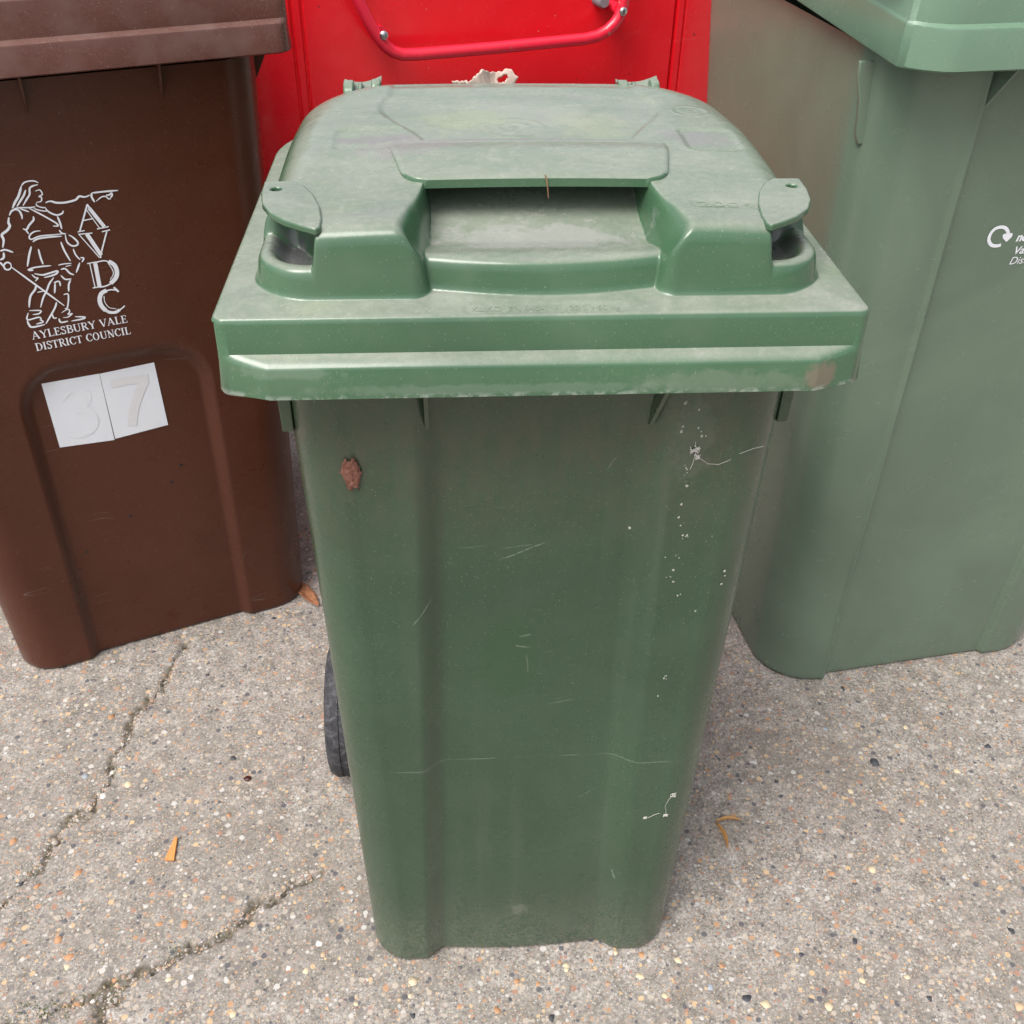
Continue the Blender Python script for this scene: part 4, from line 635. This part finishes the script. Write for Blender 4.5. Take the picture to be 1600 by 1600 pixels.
me = bpy.data.meshes.new('torn_card'); bm.to_mesh(me); bm.free(); o = link('torn_card', me, M['card']); md = o.modifiers.new('t', 'SOLIDIFY'); md.thickness = .0022
o.location = (.003, .452, .9005); tag(o, 'torn scrap of pale card with a hole poking up behind the middle lid', 'card scrap')
# rusty flake, straw, cobwebs on the middle bin
def on_front(x, z, lift=0): return Vector((x, float(Fg(np.array([x]), np.array([z]))[0])-lift, z))
m = MB(); nu, nv = 9, 13; vv = []
for j in range(nv):
    for i in range(nu):
        u_, v_ = i/(nu-1)-.5, j/(nv-1)-.5; x = -.154+u_*.0135*(1+.25*math.sin(7*v_+1))+random.gauss(0, .0007); z = .761+v_*.028+.002*math.sin(9*u_)+random.gauss(0, .0008)
        vv.append(on_front(x, z, .0006+.0022*random.random()+.002*(.25-u_*u_)))
m.add(vv, quads(nu, nv)); o = m.build('flake', M['flake']); md = o.modifiers.new('t', 'SOLIDIFY'); md.thickness = .001; md.offset = -1; tag(o, 'small reddish brown flake stuck high on the green front, left side', 'flake')
m = MB(); m.tube([(.006, .1135, .9822), (.007, .1105, .9790), (.0078, .1085, .9735), (.0085, .107, .966)], [.0005, .0007, .0006, .0004], 6); M['straw'] = plain('brown_straw', (.17, .09, .045), .7); o = m.build('straw', M['straw']); tag(o, 'short brown straw hanging over the lip of the lid grip', 'straw')
def web(name, strands, blob, label):
    m = MB()
    for pts in strands: m.tube([on_front(x, z, .0009) for x, z in pts], .00024, 5)
    for x, z, r in blob:
        c = on_front(x, z, .0008)
        for q in range(5): m.tube([c+Vector((random.uniform(-r, r), -random.random()*r*.4, random.uniform(-r, r))) for _ in range(5)], .0004, 5)
    o = m.build(name, M['web']); return tag(o, label, 'cobweb')
web('cobweb', [[(.131, .786), (.133, .777), (.137, .769), (.145, .763), (.154, .762), (.163, .766), (.170, .772)], [(.133, .777), (.1315, .764), (.130, .758)], [(.170, .772), (.182, .777), (.19, .779)]], [(.1315, .778, .0045), (.1345, .771, .003)], 'wispy grey cobweb high on the right of the green front')
web('cobweb', [[(.1655, .318), (.161, .309), (.158, .298), (.160, .289), (.1605, .281)], [(.1605, .281), (.152, .285), (.147, .283), (.142, .279), (.136, .279)]], [(.165, .317, .0035), (.1605, .281, .003), (.137, .279, .002)], 'hooked pale cobweb low on the right of the green front')
# moss and soil tufts growing in the cracks
m = MB()
for cx_, cy2, n_, sp_ in ((-.4368, .0696, 40, .009), (-.601, -.0083, 120, .028), (-.575, .0, 60, .02), (-.50, .02, 40, .015), (-.655, .19, 30, .015), (-.585, .36, 20, .008)):
    for i in range(n_):
        x, y = random.gauss(cx_, sp_), random.gauss(cy2, sp_*.5); z = float(ground_z(np.array([x]), np.array([y]))[0][0]); a_ = random.uniform(0, 6.28); l = random.uniform(.0015, .0045); w_ = .0009
        dx, dy = math.cos(a_), math.sin(a_); m.add([(x-dy*w_, y+dx*w_, z-.0004), (x+dy*w_, y-dx*w_, z-.0004), (x+dx*l*.8, y+dy*l*.8, z+l)], [(0, 1, 2)])
o = mesh('moss', m.v, m.f, M['moss'], smooth=False); tag(o, 'sparse green moss along the dirt filled cracks', kind='stuff')

# dried splashes down the right of the green front
m = MB()
for x, z in ((.1183, .796), (.1188, .8008), (.1321, .7989), (.1359, .7907), (.1265, .7593), (.128, .7541), (.1297, .7402), (.1272, .7208), (.1266, .7063), (.1291, .697), (.1364, .6856), (.1325, .6857), (.1287, .6629), (.132, .6597), (.1283, .6453), (.127, .6373), (.1299, .6312), (.1359, .6138), (.1193, .6613), (.1555, .5928), (.1368, .5064), (.1348, .5032), (.1315, .4779), (.1611, .6817), (.1708, .7266), (.087, .6846), (.1768, .6414), (.1783, .6354), (.176, .6253), (.1183, .823), (.1304, .8164)):
    for q in range(random.choice((1, 1, 2, 3))):
        a_, b_ = x+random.gauss(0, .0018)*(q > 0), z+random.gauss(0, .003)*(q > 0); rr = random.uniform(.0006, .0015)*(1 if q == 0 else .6); n_ = 8
        m.add([on_front(a_, b_, .0006)]+[on_front(a_+rr*random.uniform(.6, 1.2)*math.cos(t*2*math.pi/n_), b_+rr*random.uniform(.7, 1.4)*math.sin(t*2*math.pi/n_), .0001) for t in range(n_)], [(0, t+1, (t+1) % n_+1) for t in range(n_)])
M['splash'] = plain('dried_splash', (.37, .38, .34), .8); o = m.build('splash_marks', M['splash'], gb); o['kind'] = 'stuff'
